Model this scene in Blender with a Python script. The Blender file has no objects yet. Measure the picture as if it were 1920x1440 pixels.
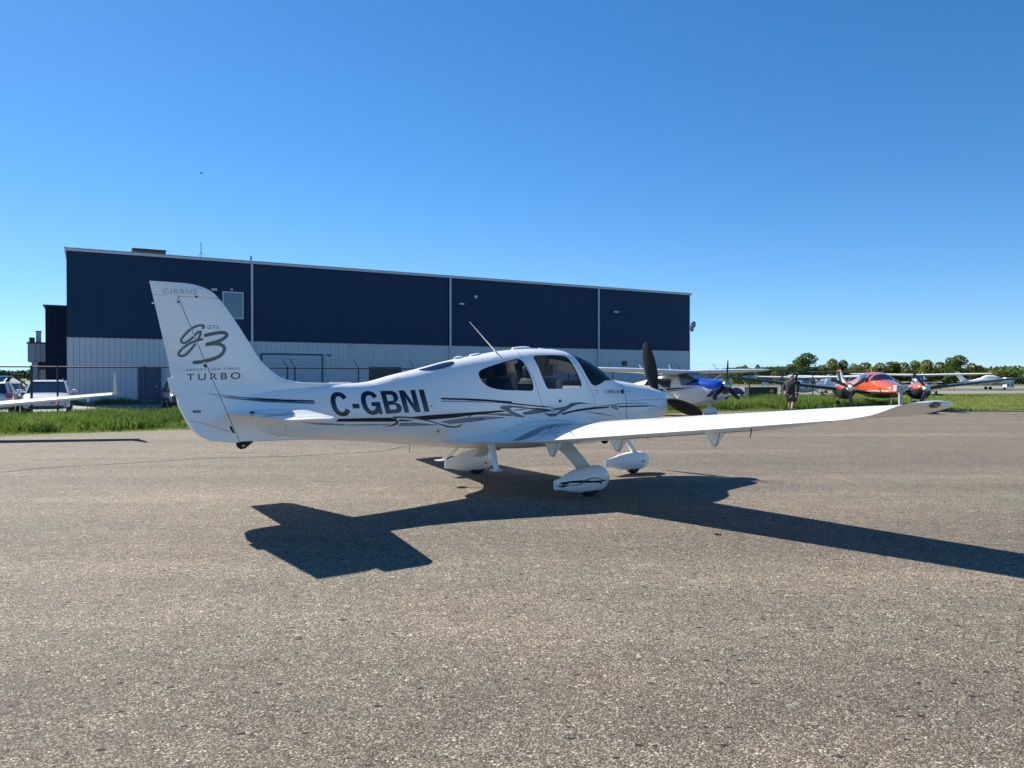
import bpy, bmesh, math, random
import numpy as np
from mathutils import Vector, Matrix
from mathutils.bvhtree import BVHTree

random.seed(7)
rng = np.random.default_rng(7)
C = bpy.context.scene.collection
R = math.radians
PI = math.pi

# ------------------------------------------------------------------ camera
F = 1397.2                      # focal length in pixels of the 1920 px wide photograph
HOR = 706.3                     # horizon row
CAM_H = 1.649
PITCH = math.atan((720 - HOR) / F)
cd = bpy.data.cameras.new('camera')
cam = bpy.data.objects.new('camera', cd)
C.objects.link(cam)
cam.location = (0, 0, CAM_H)
cam.rotation_euler = (R(90) - PITCH, 0, 0)
cd.sensor_width = 36
cd.lens = 36 * F / 1920
cd.clip_start = 0.1
cd.clip_end = 5000
bpy.context.scene.camera = cam

# ------------------------------------------------------------------ light
SUN_AZ = R(180 - 43.25)         # direction towards the sun, counted from +X
SUN_EL = R(38.5)
world = bpy.data.worlds.new("World")
bpy.context.scene.world = world
world.use_nodes = True
wn = world.node_tree
bg = wn.nodes['Background']
sky = wn.nodes.new('ShaderNodeTexSky')
sky.sky_type = 'NISHITA'
sky.sun_disc = False
sky.sun_elevation = SUN_EL
sky.sun_rotation = R(90) - SUN_AZ
sky.air_density = 0.68
sky.dust_density = 0.04
sky.ozone_density = 4.5
sky.altitude = 200
hsv = wn.nodes.new('ShaderNodeHueSaturation')
hsv.inputs['Saturation'].default_value = 1.22
wn.links.new(sky.outputs[0], hsv.inputs['Color'])
# shoulder of the camera's response: the brightest parts of the sky roll off softly
def vm(op, a, b=None):
    n = wn.nodes.new('ShaderNodeVectorMath'); n.operation = op
    for i, q in enumerate((a, b)):
        if q is None: continue
        if isinstance(q, tuple): n.inputs[i].default_value = q
        else: wn.links.new(q, n.inputs[i])
    return n.outputs[0]
SKY_GAIN, SKY_KNEE = 1.0, (0.20, 0.10, 0.06)
g_ = vm('MULTIPLY', hsv.outputs[0], (SKY_GAIN,) * 3)
kn_ = vm('MULTIPLY', g_, SKY_KNEE)
dn_ = vm('ADD', kn_, (1, 1, 1))
fin_ = vm('DIVIDE', g_, dn_)
wn.links.new(fin_, bg.inputs[0])
bg.inputs[1].default_value = 0.118
sl = bpy.data.lights.new('sun', 'SUN')
so = bpy.data.objects.new('sun', sl)
C.objects.link(so)
sl.energy = 5.0
sl.angle = R(0.53)
sl.color = (1.0, 0.94, 0.855)
so.rotation_euler = Vector((math.cos(SUN_AZ) * math.cos(SUN_EL), math.sin(SUN_AZ) * math.cos(SUN_EL), math.sin(SUN_EL))).to_track_quat('Z', 'Y').to_euler()
vs = bpy.context.scene.view_settings
vs.view_transform = 'Standard'
vs.look = 'None'
vs.gamma = 1
vs.use_curve_mapping = False
vs.exposure = 0.86
cy = bpy.context.scene.cycles
cy.max_bounces = 8
cy.transparent_max_bounces = 16

# ------------------------------------------------------------------ helpers
def ray(px, py):
    a, b = (px - 960) / F, (720 - py) / F
    c, s = math.cos(PITCH), math.sin(PITCH)
    return Vector((a, c + s * b, -s + c * b))

CAM = Vector((0, 0, CAM_H))

def ground(px, py, z=0.0):
    d = ray(px, py)
    return CAM + d * ((z - CAM_H) / d.z)

def at(px, Y):                      # X of the place seen in column px at distance Y
    return (px - 960) / F * Y

def zat(py, Y):
    return CAM_H - (py - HOR) / F * Y

def tag(o, label=None, cat=None, group=None, kind=None):
    if label: o['label'] = label
    if cat: o['category'] = cat
    if group: o['group'] = group
    if kind: o['kind'] = kind
    return o

def empty(name, loc=(0, 0, 0), rz=0.0, label=None, cat=None, group=None):
    o = bpy.data.objects.new(name, None)
    C.objects.link(o)
    o.location = loc
    o.rotation_euler = (0, 0, rz)
    o.empty_display_size = 0.2
    return tag(o, label, cat, group)

def mesh_obj(name, v, f, mat=None, parent=None, smooth=False, loc=None):
    me = bpy.data.meshes.new(name)
    me.from_pydata([tuple(p) for p in v], [], [tuple(q) for q in f])
    me.update()
    return link(name, me, mat, parent, smooth, loc)

def link(name, me, mat=None, parent=None, smooth=False, loc=None, angle=40):
    o = bpy.data.objects.new(name, me)
    C.objects.link(o)
    if mat: me.materials.append(mat)
    if parent: o.parent = parent
    if loc is not None: o.location = loc
    if smooth:
        me.shade_smooth()
        if smooth != 'all':
            me.set_sharp_from_angle(angle=R(angle))
    return o

class MB:
    """collects shapes that become one mesh"""
    def __init__(s): s.v, s.f = [], []
    def add(s, v, f):
        n = len(s.v)
        s.v += [tuple(p) for p in v]
        s.f += [tuple(i + n for i in q) for q in f]
        return s
    def box(s, x0, x1, y0, y1, z0, z1, M=None):
        v = [Vector((x, y, z)) for z in (z0, z1) for x, y in ((x0, y0), (x1, y0), (x1, y1), (x0, y1))]
        if M: v = [M @ p for p in v]
        return s.add(v, [(3, 2, 1, 0), (4, 5, 6, 7), (0, 1, 5, 4), (1, 2, 6, 5), (2, 3, 7, 6), (3, 0, 4, 7)])
    def tube(s, pts, r, n=8, cap=True, flat=1.0, up=None):
        pts = [Vector(p) for p in pts]
        if not hasattr(r, '__len__'): r = [r] * len(pts)
        rings = []
        pu = None
        for i, p in enumerate(pts):
            d = (pts[min(i + 1, len(pts) - 1)] - pts[max(i - 1, 0)]).normalized()
            u = Vector(up) if up else (Vector((0, 0, 1)) if abs(d.z) < 0.9 else Vector((1, 0, 0)))
            if pu is not None and not up: u = pu
            a = d.cross(u).normalized(); b = a.cross(d).normalized()
            pu = b
            rings.append([p + a * (math.cos(2 * PI * k / n) * r[i] * flat) + b * (math.sin(2 * PI * k / n) * r[i]) for k in range(n)])
        return s.loft(rings, cap)
    def loft(s, rings, cap=True):
        n = len(rings[0]); v = [p for q in rings for p in q]; f = []
        for i in range(len(rings) - 1):
            for k in range(n):
                a, b = i * n + k, i * n + (k + 1) % n
                f.append((a, b, b + n, a + n))
        if cap:
            f.append(tuple(range(n - 1, -1, -1)))
            f.append(tuple((len(rings) - 1) * n + k for k in range(n)))
        return s.add(v, f)
    def lathe(s, prof, n=16, axis='z', at_=(0, 0, 0)):
        rings = []
        for r, h in prof:
            ring = []
            for k in range(n):
                a = 2 * PI * k / n
                c, q = math.cos(a) * r, math.sin(a) * r
                p = {'z': (c, q, h), 'x': (h, c, q), 'y': (q, h, c)}[axis]
                ring.append(Vector(p) + Vector(at_))
            rings.append(ring)
        return s.loft(rings)
    def ball(s, c, r, n=10, m=6, sc=(1, 1, 1)):
        prof = [(math.sin(PI * i / m) * r + 1e-4, -math.cos(PI * i / m) * r) for i in range(m + 1)]
        k = len(s.v)
        s.lathe(prof, n)
        s.v[k:] = [(p[0] * sc[0] + c[0], p[1] * sc[1] + c[1], p[2] * sc[2] + c[2]) for p in s.v[k:]]
        return s
    def prism(s, poly, a, b, axis='y'):
        """poly in the two other axes, extruded from a to b"""
        def P(p, h): return {'y': (p[0], h, p[1]), 'x': (h, p[0], p[1]), 'z': (p[0], p[1], h)}[axis]
        n = len(poly)
        v = [P(p, a) for p in poly] + [P(p, b) for p in poly]
        f = [(k, (k + 1) % n, (k + 1) % n + n, k + n) for k in range(n)] + [tuple(range(n - 1, -1, -1)), tuple(range(n, 2 * n))]
        return s.add(v, f)
    def build(s, name, mat=None, parent=None, smooth=False, loc=None, fix=True, bevel=0):
        me = bpy.data.meshes.new(name)
        me.from_pydata(s.v, [], s.f)
        if fix or bevel:
            bm = bmesh.new(); bm.from_mesh(me)
            bmesh.ops.recalc_face_normals(bm, faces=bm.faces)
            if bevel:
                bmesh.ops.bevel(bm, geom=[e for e in bm.edges if len(e.link_faces) == 2 and e.calc_face_angle(0) > 0.5], offset=bevel, segments=2, affect='EDGES', profile=0.5)
            bm.to_mesh(me); bm.free()
        me.update()
        return link(name, me, mat, parent, smooth, loc)

def pchip(x, y):
    x = np.array(x, float); y = np.array(y, float)
    h = np.diff(x); d = np.diff(y) / h
    m = np.zeros_like(y)
    for i in range(1, len(x) - 1):
        if d[i - 1] * d[i] > 0:
            w1, w2 = 2 * h[i] + h[i - 1], h[i] + 2 * h[i - 1]
            m[i] = (w1 + w2) / (w1 / d[i - 1] + w2 / d[i])
    m[0], m[-1] = d[0], d[-1]
    def f(q):
        i = int(np.clip(np.searchsorted(x, q) - 1, 0, len(h) - 1))
        t = (min(max(q, x[0]), x[-1]) - x[i]) / h[i]
        return float((2 * t**3 - 3 * t**2 + 1) * y[i] + (t**3 - 2 * t**2 + t) * h[i] * m[i] + (-2 * t**3 + 3 * t**2) * y[i + 1] + (t**3 - t**2) * h[i] * m[i + 1])
    return f

def smooth_path(pts, k=5, closed=False):
    P = [np.array(p, float) for p in pts]; n = len(P); out = []
    for i in range(n if closed else n - 1):
        a, b, c, d = (P[(i + j) % n] if closed else P[min(max(i + j, 0), n - 1)] for j in (-1, 0, 1, 2))
        for t in np.linspace(0, 1, k, endpoint=False):
            out.append(0.5 * ((2 * b) + (-a + c) * t + (2 * a - 5 * b + 4 * c - d) * t * t + (-a + 3 * b - 3 * c + d) * t**3))
    if not closed: out.append(P[-1])
    return [tuple(p) for p in out]

# ------------------------------------------------------------------ materials
def mat(name, col=(0.5, 0.5, 0.5), rough=0.5, metal=0.0, coat=0.0, spec=0.5, var=0.0, vscale=3.0, bump=0.0, bscale=60.0, tint=None, trans=0.0):
    m = bpy.data.materials.new(name)
    m.use_nodes = True
    nt = m.node_tree
    b = nt.nodes['Principled BSDF']
    b.inputs['Base Color'].default_value = (*col, 1)
    b.inputs['Roughness'].default_value = rough
    b.inputs['Metallic'].default_value = metal
    b.inputs['Coat Weight'].default_value = coat
    b.inputs['Coat Roughness'].default_value = 0.04
    b.inputs['Specular IOR Level'].default_value = spec
    tc = nt.nodes.new('ShaderNodeTexCoord')
    if var:
        nz = nt.nodes.new('ShaderNodeTexNoise')
        nz.inputs['Scale'].default_value = vscale
        nz.inputs['Detail'].default_value = 6
        nt.links.new(tc.outputs['Object'], nz.inputs['Vector'])
        rp = nt.nodes.new('ShaderNodeValToRGB')
        rp.color_ramp.elements[0].position = 0.3
        rp.color_ramp.elements[1].position = 0.7
        rp.color_ramp.elements[0].color = (*[c * (1 - var) for c in col], 1)
        c2 = tint or [min(1, c * (1 + var)) for c in col]
        rp.color_ramp.elements[1].color = (*c2, 1)
        nt.links.new(nz.outputs['Fac'], rp.inputs[0])
        nt.links.new(rp.outputs[0], b.inputs['Base Color'])
        rr = nt.nodes.new('ShaderNodeMapRange')
        rr.inputs['To Min'].default_value = rough * 0.8
        rr.inputs['To Max'].default_value = min(1, rough * 1.3)
        nt.links.new(nz.outputs['Fac'], rr.inputs['Value'])
        nt.links.new(rr.outputs[0], b.inputs['Roughness'])
    if bump:
        n2 = nt.nodes.new('ShaderNodeTexNoise')
        n2.inputs['Scale'].default_value = bscale
        n2.inputs['Detail'].default_value = 4
        nt.links.new(tc.outputs['Object'], n2.inputs['Vector'])
        bp = nt.nodes.new('ShaderNodeBump')
        bp.inputs['Strength'].default_value = bump
        bp.inputs['Distance'].default_value = 0.02
        nt.links.new(n2.outputs['Fac'], bp.inputs['Height'])
        nt.links.new(bp.outputs[0], b.inputs['Normal'])
    return m

def glass_mat(name, tint, refl=0.08, rough=0.02):
    """thin tinted pane: lets tinted light through and mirrors the surroundings by Fresnel"""
    m = bpy.data.materials.new(name); m.use_nodes = True
    nt = m.node_tree; nt.nodes.clear()
    out = nt.nodes.new('ShaderNodeOutputMaterial')
    tr = nt.nodes.new('ShaderNodeBsdfTransparent'); tr.inputs[0].default_value = (*tint, 1)
    gl = nt.nodes.new('ShaderNodeBsdfGlossy'); gl.inputs['Roughness'].default_value = rough
    fr = nt.nodes.new('ShaderNodeFresnel'); fr.inputs[0].default_value = 1.5
    mx = nt.nodes.new('ShaderNodeMixShader')
    nt.links.new(fr.outputs[0], mx.inputs[0]); nt.links.new(tr.outputs[0], mx.inputs[1]); nt.links.new(gl.outputs[0], mx.inputs[2])
    nt.links.new(mx.outputs[0], out.inputs[0])
    return m

PAINT = mat('white_gelcoat', (0.92, 0.90, 0.845), 0.30, coat=0.6, var=0.015, vscale=1.2)
PAINT2 = mat('white_paint', (0.82, 0.82, 0.80), 0.35, coat=0.5, var=0.03)
BLACK = mat('black_vinyl', (0.010, 0.010, 0.012), 0.45, coat=0.1, spec=0.3)
DGREY = mat('dark_grey_vinyl', (0.10, 0.10, 0.105), 0.35, coat=0.3)
MGREY = mat('mid_grey_vinyl', (0.27, 0.27, 0.28), 0.35, coat=0.3)
LGREY = mat('light_grey_vinyl', (0.52, 0.52, 0.52), 0.4)
SEAM = mat('seam_shadow_gap', (0.10, 0.10, 0.10), 0.8)
RUBBER = mat('tyre_rubber', (0.018, 0.018, 0.018), 0.85, var=0.3, vscale=20)
BLADE = mat('propeller_black', (0.008, 0.008, 0.009), 0.55, spec=0.3)
STEEL = mat('bare_metal', (0.55, 0.55, 0.56), 0.3, metal=1.0, var=0.05)
DMETAL = mat('dark_metal', (0.06, 0.06, 0.065), 0.5, metal=0.3)
GALV = mat('galvanised_steel', (0.14, 0.145, 0.15), 0.5, metal=0.4, var=0.15)
CABGLASS = glass_mat('tinted_cabin_glass', (0.62, 0.63, 0.64))
DKGLASS = glass_mat('dark_rear_glass', (0.17, 0.175, 0.18))
CARGLASS = mat('car_glass', (0.012, 0.018, 0.024), 0.06, coat=1.0)
YELLOW = mat('warning_yellow', (0.75, 0.5, 0.02), 0.5)
SEAT = mat('seat_leather', (0.50, 0.47, 0.42), 0.6, var=0.08)
SEATD = mat('seat_back_dark', (0.10, 0.10, 0.10), 0.6)
LINER = mat('cabin_lining', (0.34, 0.33, 0.31), 0.8)
LENS = glass_mat('lamp_lens', (0.85, 0.87, 0.9))
RED = mat('red_paint', (0.55, 0.03, 0.02), 0.3, coat=0.6)
# ================================================================== ground
def asphalt(name, light=(0.31, 0.285, 0.25), dark=(0.105, 0.098, 0.09), stone=110.0):
    m = bpy.data.materials.new(name); m.use_nodes = True
    nt = m.node_tree; b = nt.nodes['Principled BSDF']; L = nt.links.new; N = nt.nodes.new
    tc = N('ShaderNodeTexCoord')
    def noise(scale, detail=4, rough=0.55, vec=None):
        n = N('ShaderNodeTexNoise'); n.inputs['Scale'].default_value = scale; n.inputs['Detail'].default_value = detail
        n.inputs['Roughness'].default_value = rough
        L(vec or tc.outputs['Object'], n.inputs['Vector']); return n.outputs['Fac']
    def ramp(src, stops):
        r = N('ShaderNodeValToRGB'); e = r.color_ramp.elements
        while len(e) < len(stops): e.new(0.5)
        for i, (p, c) in enumerate(stops): e[i].position = p; e[i].color = (*c, 1)
        L(src, r.inputs[0]); return r.outputs[0]
    def mix(a, b_, fac, mode='MIX'):
        x = N('ShaderNodeMix'); x.data_type = 'RGBA'; x.blend_type = mode
        if isinstance(fac, float): x.inputs['Factor'].default_value = fac
        else: L(fac, x.inputs['Factor'])
        L(a, x.inputs[6]) if not isinstance(a, tuple) else setattr(x.inputs[6], 'default_value', (*a, 1))
        L(b_, x.inputs[7]) if not isinstance(b_, tuple) else setattr(x.inputs[7], 'default_value', (*b_, 1))
        return x.outputs[2]
    # stones of several sizes: the cell's own random colour decides the tone of each chip
    def chips(scale, stops):
        dist = N('ShaderNodeTexNoise'); dist.inputs['Scale'].default_value = scale * 0.6
        L(tc.outputs['Object'], dist.inputs['Vector'])
        add = N('ShaderNodeVectorMath'); add.operation = 'MULTIPLY_ADD'
        L(dist.outputs['Color'], add.inputs[0]); add.inputs[1].default_value = (1.1 / scale, 1.1 / scale, 0.0); L(tc.outputs['Object'], add.inputs[2])
        v = N('ShaderNodeTexVoronoi'); v.inputs['Scale'].default_value = scale
        L(add.outputs[0], v.inputs['Vector'])
        sp = N('ShaderNodeSeparateColor'); L(v.outputs['Color'], sp.inputs[0])
        return ramp(sp.outputs[0], stops), v.outputs['Distance'], sp.outputs[1]
    B = (0.080, 0.063, 0.050)
    c1, dist1, _ = chips(104.0, [(0.0, (.03, .026, .023)), (0.12, B), (0.45, (.105, .084, .067)), (0.62, (.165, .136, .110)), (0.80, (.26, .23, .18)), (0.91, (.38, .35, .285)), (1.0, (.58, .55, .47))])
    c2, dist2, _ = chips(190.0, [(0.0, (.045, .038, .033)), (0.35, B), (0.65, (.142, .116, .094)), (0.85, (.27, .235, .19)), (1.0, (.5, .455, .385))])
    sel = ramp(noise(9.0, 5, .7), [(0.44, (0, 0, 0)), (0.60, (1, 1, 1))])
    base = mix(c2, c1, sel)
    gro = ramp(dist1, [(0.30, (1, 1, 1)), (0.62, (0.55, 0.53, 0.51))])
    base = mix(base, gro, 0.5, 'MULTIPLY')
    # coarser mottling that still reads further away
    mot = ramp(noise(34.0, 3, .7), [(0.30, (0.62, 0.61, 0.60)), (0.5, (1, 1, 1)), (0.72, (1.55, 1.52, 1.46))])
    base = mix(base, mot, 0.32, 'MULTIPLY')
    mot2 = ramp(noise(11.0, 4, .75), [(0.30, (0.74, 0.74, 0.74)), (0.5, (1, 1, 1)), (0.70, (1.28, 1.26, 1.23))])
    base = mix(base, mot2, 0.8, 'MULTIPLY')
    # scattered black pits and pale chips
    v3 = N('ShaderNodeTexVoronoi'); v3.inputs['Scale'].default_value = 15.0; mp3 = N('ShaderNodeMapping'); mp3.inputs['Scale'].default_value = (0.7, 1.2, 1); L(tc.outputs['Object'], mp3.inputs['Vector']); L(mp3.outputs[0], v3.inputs['Vector'])
    s3 = N('ShaderNodeSeparateColor'); L(v3.outputs['Color'], s3.inputs[0])
    thr = N('ShaderNodeMath'); thr.operation = 'MULTIPLY'; L(s3.outputs[0], thr.inputs[0]); thr.inputs[1].default_value = 0.26
    lt = N('ShaderNodeMath'); lt.operation = 'LESS_THAN'; L(v3.outputs['Distance'], lt.inputs[0]); L(thr.outputs[0], lt.inputs[1])
    g3 = N('ShaderNodeMath'); g3.operation = 'GREATER_THAN'; L(s3.outputs[1], g3.inputs[0]); g3.inputs[1].default_value = 0.62
    pit = N('ShaderNodeMath'); pit.operation = 'MULTIPLY'; L(lt.outputs[0], pit.inputs[0]); L(g3.outputs[0], pit.inputs[1])
    base = mix(base, (0.02, 0.02, 0.02), pit.outputs[0])
    # patches: warmer, greyer, paler
    big = ramp(noise(0.35, 5, 0.6), [(0.3, (0.90, 0.95, 0.90)), (0.5, (1.0, 1.0, 0.98)), (0.7, (1.14, 1.08, 1.04))])
    base = mix(base, big, 1.0, 'MULTIPLY')
    med = ramp(noise(2.2, 6, 0.65), [(0.3, (0.88, 0.88, 0.89)), (0.7, (1.12, 1.11, 1.09))])
    base = mix(base, med, 1.0, 'MULTIPLY')
    # long paver passes
    mp = N('ShaderNodeMapping'); mp.inputs['Rotation'].default_value = (0, 0, R(-31)); mp.inputs['Scale'].default_value = (0.05, 0.55, 1)
    L(tc.outputs['Object'], mp.inputs['Vector'])
    st = ramp(noise(1.0, 5, 0.6, mp.outputs[0]), [(0.35, (0.90, 0.90, 0.91)), (0.52, (1, 1, 1)), (0.64, (1.2, 1.19, 1.16))])
    base = mix(base, st, 1.0, 'MULTIPLY')
    # seasons of traffic: broad soft worn lanes and a few drips
    mp2 = N('ShaderNodeMapping'); mp2.inputs['Rotation'].default_value = (0, 0, R(-52)); mp2.inputs['Scale'].default_value = (0.08, 0.45, 1)
    L(tc.outputs['Object'], mp2.inputs['Vector'])
    ln = ramp(noise(1.0, 6, 0.7, mp2.outputs[0]), [(0.38, (0.93, 0.93, 0.94)), (0.52, (1, 1, 1)), (0.62, (1.13, 1.12, 1.10))])
    base = mix(base, ln, 1.0, 'MULTIPLY')
    v4 = N('ShaderNodeTexVoronoi'); v4.inputs['Scale'].default_value = 1.1; L(tc.outputs['Object'], v4.inputs['Vector'])
    s4 = N('ShaderNodeSeparateColor'); L(v4.outputs['Color'], s4.inputs[0])
    rad4 = N('ShaderNodeMath'); rad4.operation = 'MULTIPLY'; L(s4.outputs[0], rad4.inputs[0]); rad4.inputs[1].default_value = 0.085
    dd4 = N('ShaderNodeMath'); dd4.operation = 'DIVIDE'; L(v4.outputs['Distance'], dd4.inputs[0]); L(rad4.outputs[0], dd4.inputs[1])
    drip = ramp(dd4.outputs[0], [(0.3, (0.62, 0.60, 0.58)), (1.0, (1, 1, 1))])
    base = mix(base, drip, 0.8, 'MULTIPLY')
    base = mix(base, (1.22, 1.24, 1.21), 1.0, 'MULTIPLY')
    L(base, b.inputs['Base Color'])
    b.inputs['Roughness'].default_value = 0.9
    b.inputs['Specular IOR Level'].default_value = 0.22
    bp = N('ShaderNodeBump'); bp.inputs['Strength'].default_value = 0.55; bp.inputs['Distance'].default_value = 0.006
    inv = N('ShaderNodeMath'); inv.operation = 'SUBTRACT'; inv.inputs[0].default_value = 1.0; L(dist1, inv.inputs[1])
    L(inv.outputs[0], bp.inputs['Height']); L(bp.outputs[0], b.inputs['Normal'])
    return m

ASPH = asphalt('apron_asphalt')
ASPH2 = mat('far_asphalt', (0.22, 0.21, 0.195), 0.9, var=0.12, vscale=0.4)
SOIL = mat('grass_ground', (0.055, 0.085, 0.022), 0.95, var=0.35, vscale=0.9, tint=(0.10, 0.125, 0.035))
LAWN = mat('mown_lawn', (0.085, 0.115, 0.03), 0.95, var=0.3, vscale=0.5, tint=(0.14, 0.15, 0.05))

def sheet(name, poly, z, m, parent=None):
    o = mesh_obj(name, [(p[0], p[1], z) for p in poly], [tuple(range(len(poly)))], m, parent)
    return o
tag(sheet('ground', [(-2500, -400), (2500, -400), (2500, 3500), (-2500, 3500)], -0.03, LAWN), kind='structure')
EDGE = [(-60, -9), (-14.1, 20.4), (-10.1, 23.0), (0.5, 29.4), (10.7, 35.4), (25, 36.4), (90, 41)]
apron = tag(sheet('apron', [(-60, -40), (90, -40)] + EDGE[::-1], 0.0, ASPH), kind='structure')
# fence and hangar directions
U = Vector((0.8695, 0.494, 0)); NW = Vector((0.494, -0.8695, 0))
FENCE0 = Vector((-16.6, 30.0, 0)); WALL0 = Vector((-26.0, 43.6, 0))
def fp(s, off=0): p = FENCE0 + U * s + NW * off; return (p.x, p.y)
tag(sheet('car_park', [fp(-40, -0.6), fp(70, -0.6), fp(70, -17.5), fp(-40, -17.5)], -0.012, ASPH2), kind='structure')
tag(sheet('verge_ground', [fp(-40, -0.6)] + EDGE[:-1] + [(60, 39), (60, 47), (22, 47), fp(43, -0.6)], -0.008, SOIL), kind='structure')
tag(sheet('taxiway', [(21, 68), (38, 70), (75, 86), (160, 120), (160, 128), (75, 90), (33, 86), (14, 80)], -0.02, ASPH2), kind='structure')
tag(sheet('aircraft_stand', [(14, 60), (20, 66), (30, 92), (60, 105), (160, 112), (400, 135), (400, 160), (100, 132), (10, 130), (8, 70)], -0.024, ASPH2), kind='structure')

CRACK = mat('crack_shadow', (0.035, 0.032, 0.03), 0.95)
PALE = mat('pale_scuff', (0.36, 0.34, 0.31), 0.9, var=0.1)
def crack(pts, w, m=CRACK, name='crack', jit=0.5):
    P = smooth_path([ground(*p)[:2] for p in pts], 8)
    P = [Vector((p[0] + random.gauss(0, 0.02) * jit, p[1] + random.gauss(0, 0.02) * jit, 0)) for p in P]
    v, f = [], []
    for i, p in enumerate(P):
        d = (P[min(i + 1, len(P) - 1)] - P[max(i - 1, 0)]).normalized(); n = Vector((-d.y, d.x, 0))
        ww = w * random.uniform(0.45, 1.2) * (0.3 if i in (0, len(P) - 1) else 1)
        v += [p + n * ww / 2 + Vector((0, 0, .004)), p - n * ww / 2 + Vector((0, 0, .004))]
        if i: k = 2 * i; f.append((k - 2, k - 1, k + 1, k))
    return mesh_obj(name, v, f, m, apron)
crack([(0, 886), (60, 880), (140, 874), (250, 868), (380, 860), (480, 857), (560, 855), (640, 850), (715, 846), (755, 838), (790, 836)], 0.05)
crack([(1534, 791), (1565, 792), (1600, 791)], 0.06)
crack([(1680, 784), (1720, 781), (1782, 778)], 0.03)
crack([(1885, 776), (1902, 778), (1908, 782), (1920, 783), (1960, 784)], 0.06)
crack([(1832, 790), (1845, 795), (1870, 800)], 0.02)
crack([(500, 853), (520, 853), (540, 851)], 0.03)
mb = MB(); p = ground(1344, 1003)
mb.ball((p.x, p.y, 0.008), 0.02, 7, 4, (1.3, 0.8, 0.6)); mb.ball((p.x + .03, p.y - .02, 0.005), 0.012, 6, 4)
tag(mb.build('stone', mat('dark_stone', (0.05, 0.045, 0.04), 0.9)), 'small dark stone lying alone on the asphalt beside the wing shadow', 'stone')

# ================================================================== hangar
def wall(s, z=0.0, off=0.0): return WALL0 + U * s + NW * off + Vector((0, 0, z))
def wall_s(px):                      # distance along the wall seen in column px
    t = (px - 960) / F
    return (t * WALL0.y - WALL0.x) / (U.x - t * U.y)
def wall_z(px, py):
    p = wall(wall_s(px)); return CAM_H - (py - HOR) / F * p.y
WL = wall_s(1292.5)
HZ, SPLIT = 9.05, 4.0
NAVY = mat('navy_cladding', (0.011, 0.037, 0.085), 0.5, spec=0.25, var=0.12, vscale=0.25)
NAVY2 = mat('navy_annex_cladding', (0.013, 0.020, 0.050), 0.6, spec=0.2, var=0.1, vscale=0.5)
GREYC = mat('grey_cladding', (0.60, 0.60, 0.61), 0.5, var=0.05, vscale=0.6)
TRIM = mat('pale_trim', (0.62, 0.63, 0.67), 0.45, var=0.05)
ROOFM = mat('roof_sheet', (0.45, 0.46, 0.47), 0.4, metal=0.3, var=0.1)
CONC = mat('concrete_base', (0.30, 0.30, 0.29), 0.9, var=0.15)
DOORM = mat('blue_door_paint', (0.05, 0.075, 0.13), 0.45, var=0.1)
WHITED = mat('pale_door_paint', (0.48, 0.52, 0.56), 0.45, var=0.04)
HANG_ROT = math.atan2(U.y, U.x)
hangar = empty('hangar', WALL0, HANG_ROT, 'long steel hangar clad navy blue above and ribbed grey below, behind the white aeroplane', 'hangar')
# hangar space: x along the wall, y into the building, z up
D = 26.0
def HB(name, x0, x1, y0, y1, z0, z1, m, parent=hangar, bevel=0): return MB().box(x0, x1, y0, y1, z0, z1).build(name, m, parent, bevel=bevel)
HB('inner_wall', 0.05, WL - 0.05, 0.05, D, 0, HZ - .02, GREYC)
# ribbed navy sheet: one folded skin round the front and the two ends
def ribbed(x0, x1, z0, z1, rib=0.305, depth=0.032, y=0.0):
    mb = MB(); xs = []
    x = x0
    while x < x1 - 1e-3:
        e = min(x + rib, x1)
        for fx, d in ((0, 0), (0.62, 0), (0.72, depth), (0.88, depth), (0.98, 0)):
            q = x + fx * rib
            if q < e: xs.append((q, d))
        x += rib
    xs.append((x1, 0))
    v, f = [], []
    for q, d in xs: v += [(q, y - d, z0), (q, y - d, z1)]
    for i in range(len(xs) - 1): f.append((2 * i, 2 * i + 2, 2 * i + 3, 2 * i + 1))
    return mb.add(v, f)
ribbed(0, WL, SPLIT, HZ, depth=.014).build('upper_cladding', NAVY, hangar, fix=False)
for sx, nm in ((-0.03, 'end_cladding'), (WL + 0.0, 'end_cladding')):
    HB(nm, sx, sx + 0.03, 0, D, SPLIT, HZ, NAVY)
    HB('end_panel', sx, sx + 0.03, 0, D, 0.15, SPLIT - .01, GREYC)
# openings in the lower wall
D1 = (wall_s(259.5), wall_s(302)); DOORZ = wall_z(280, 688)
G1 = (wall_s(489), wall_s(606)); GZ = wall_z(545, 664.5)
W2 = (wall_s(694), wall_s(750)); W2Z = wall_z(720, 690)
opens = [(D1[0], D1[1], 0, DOORZ), (G1[0], G1[1], 0, GZ), (W2[0], W2[1], 0.9, W2Z)]
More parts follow.
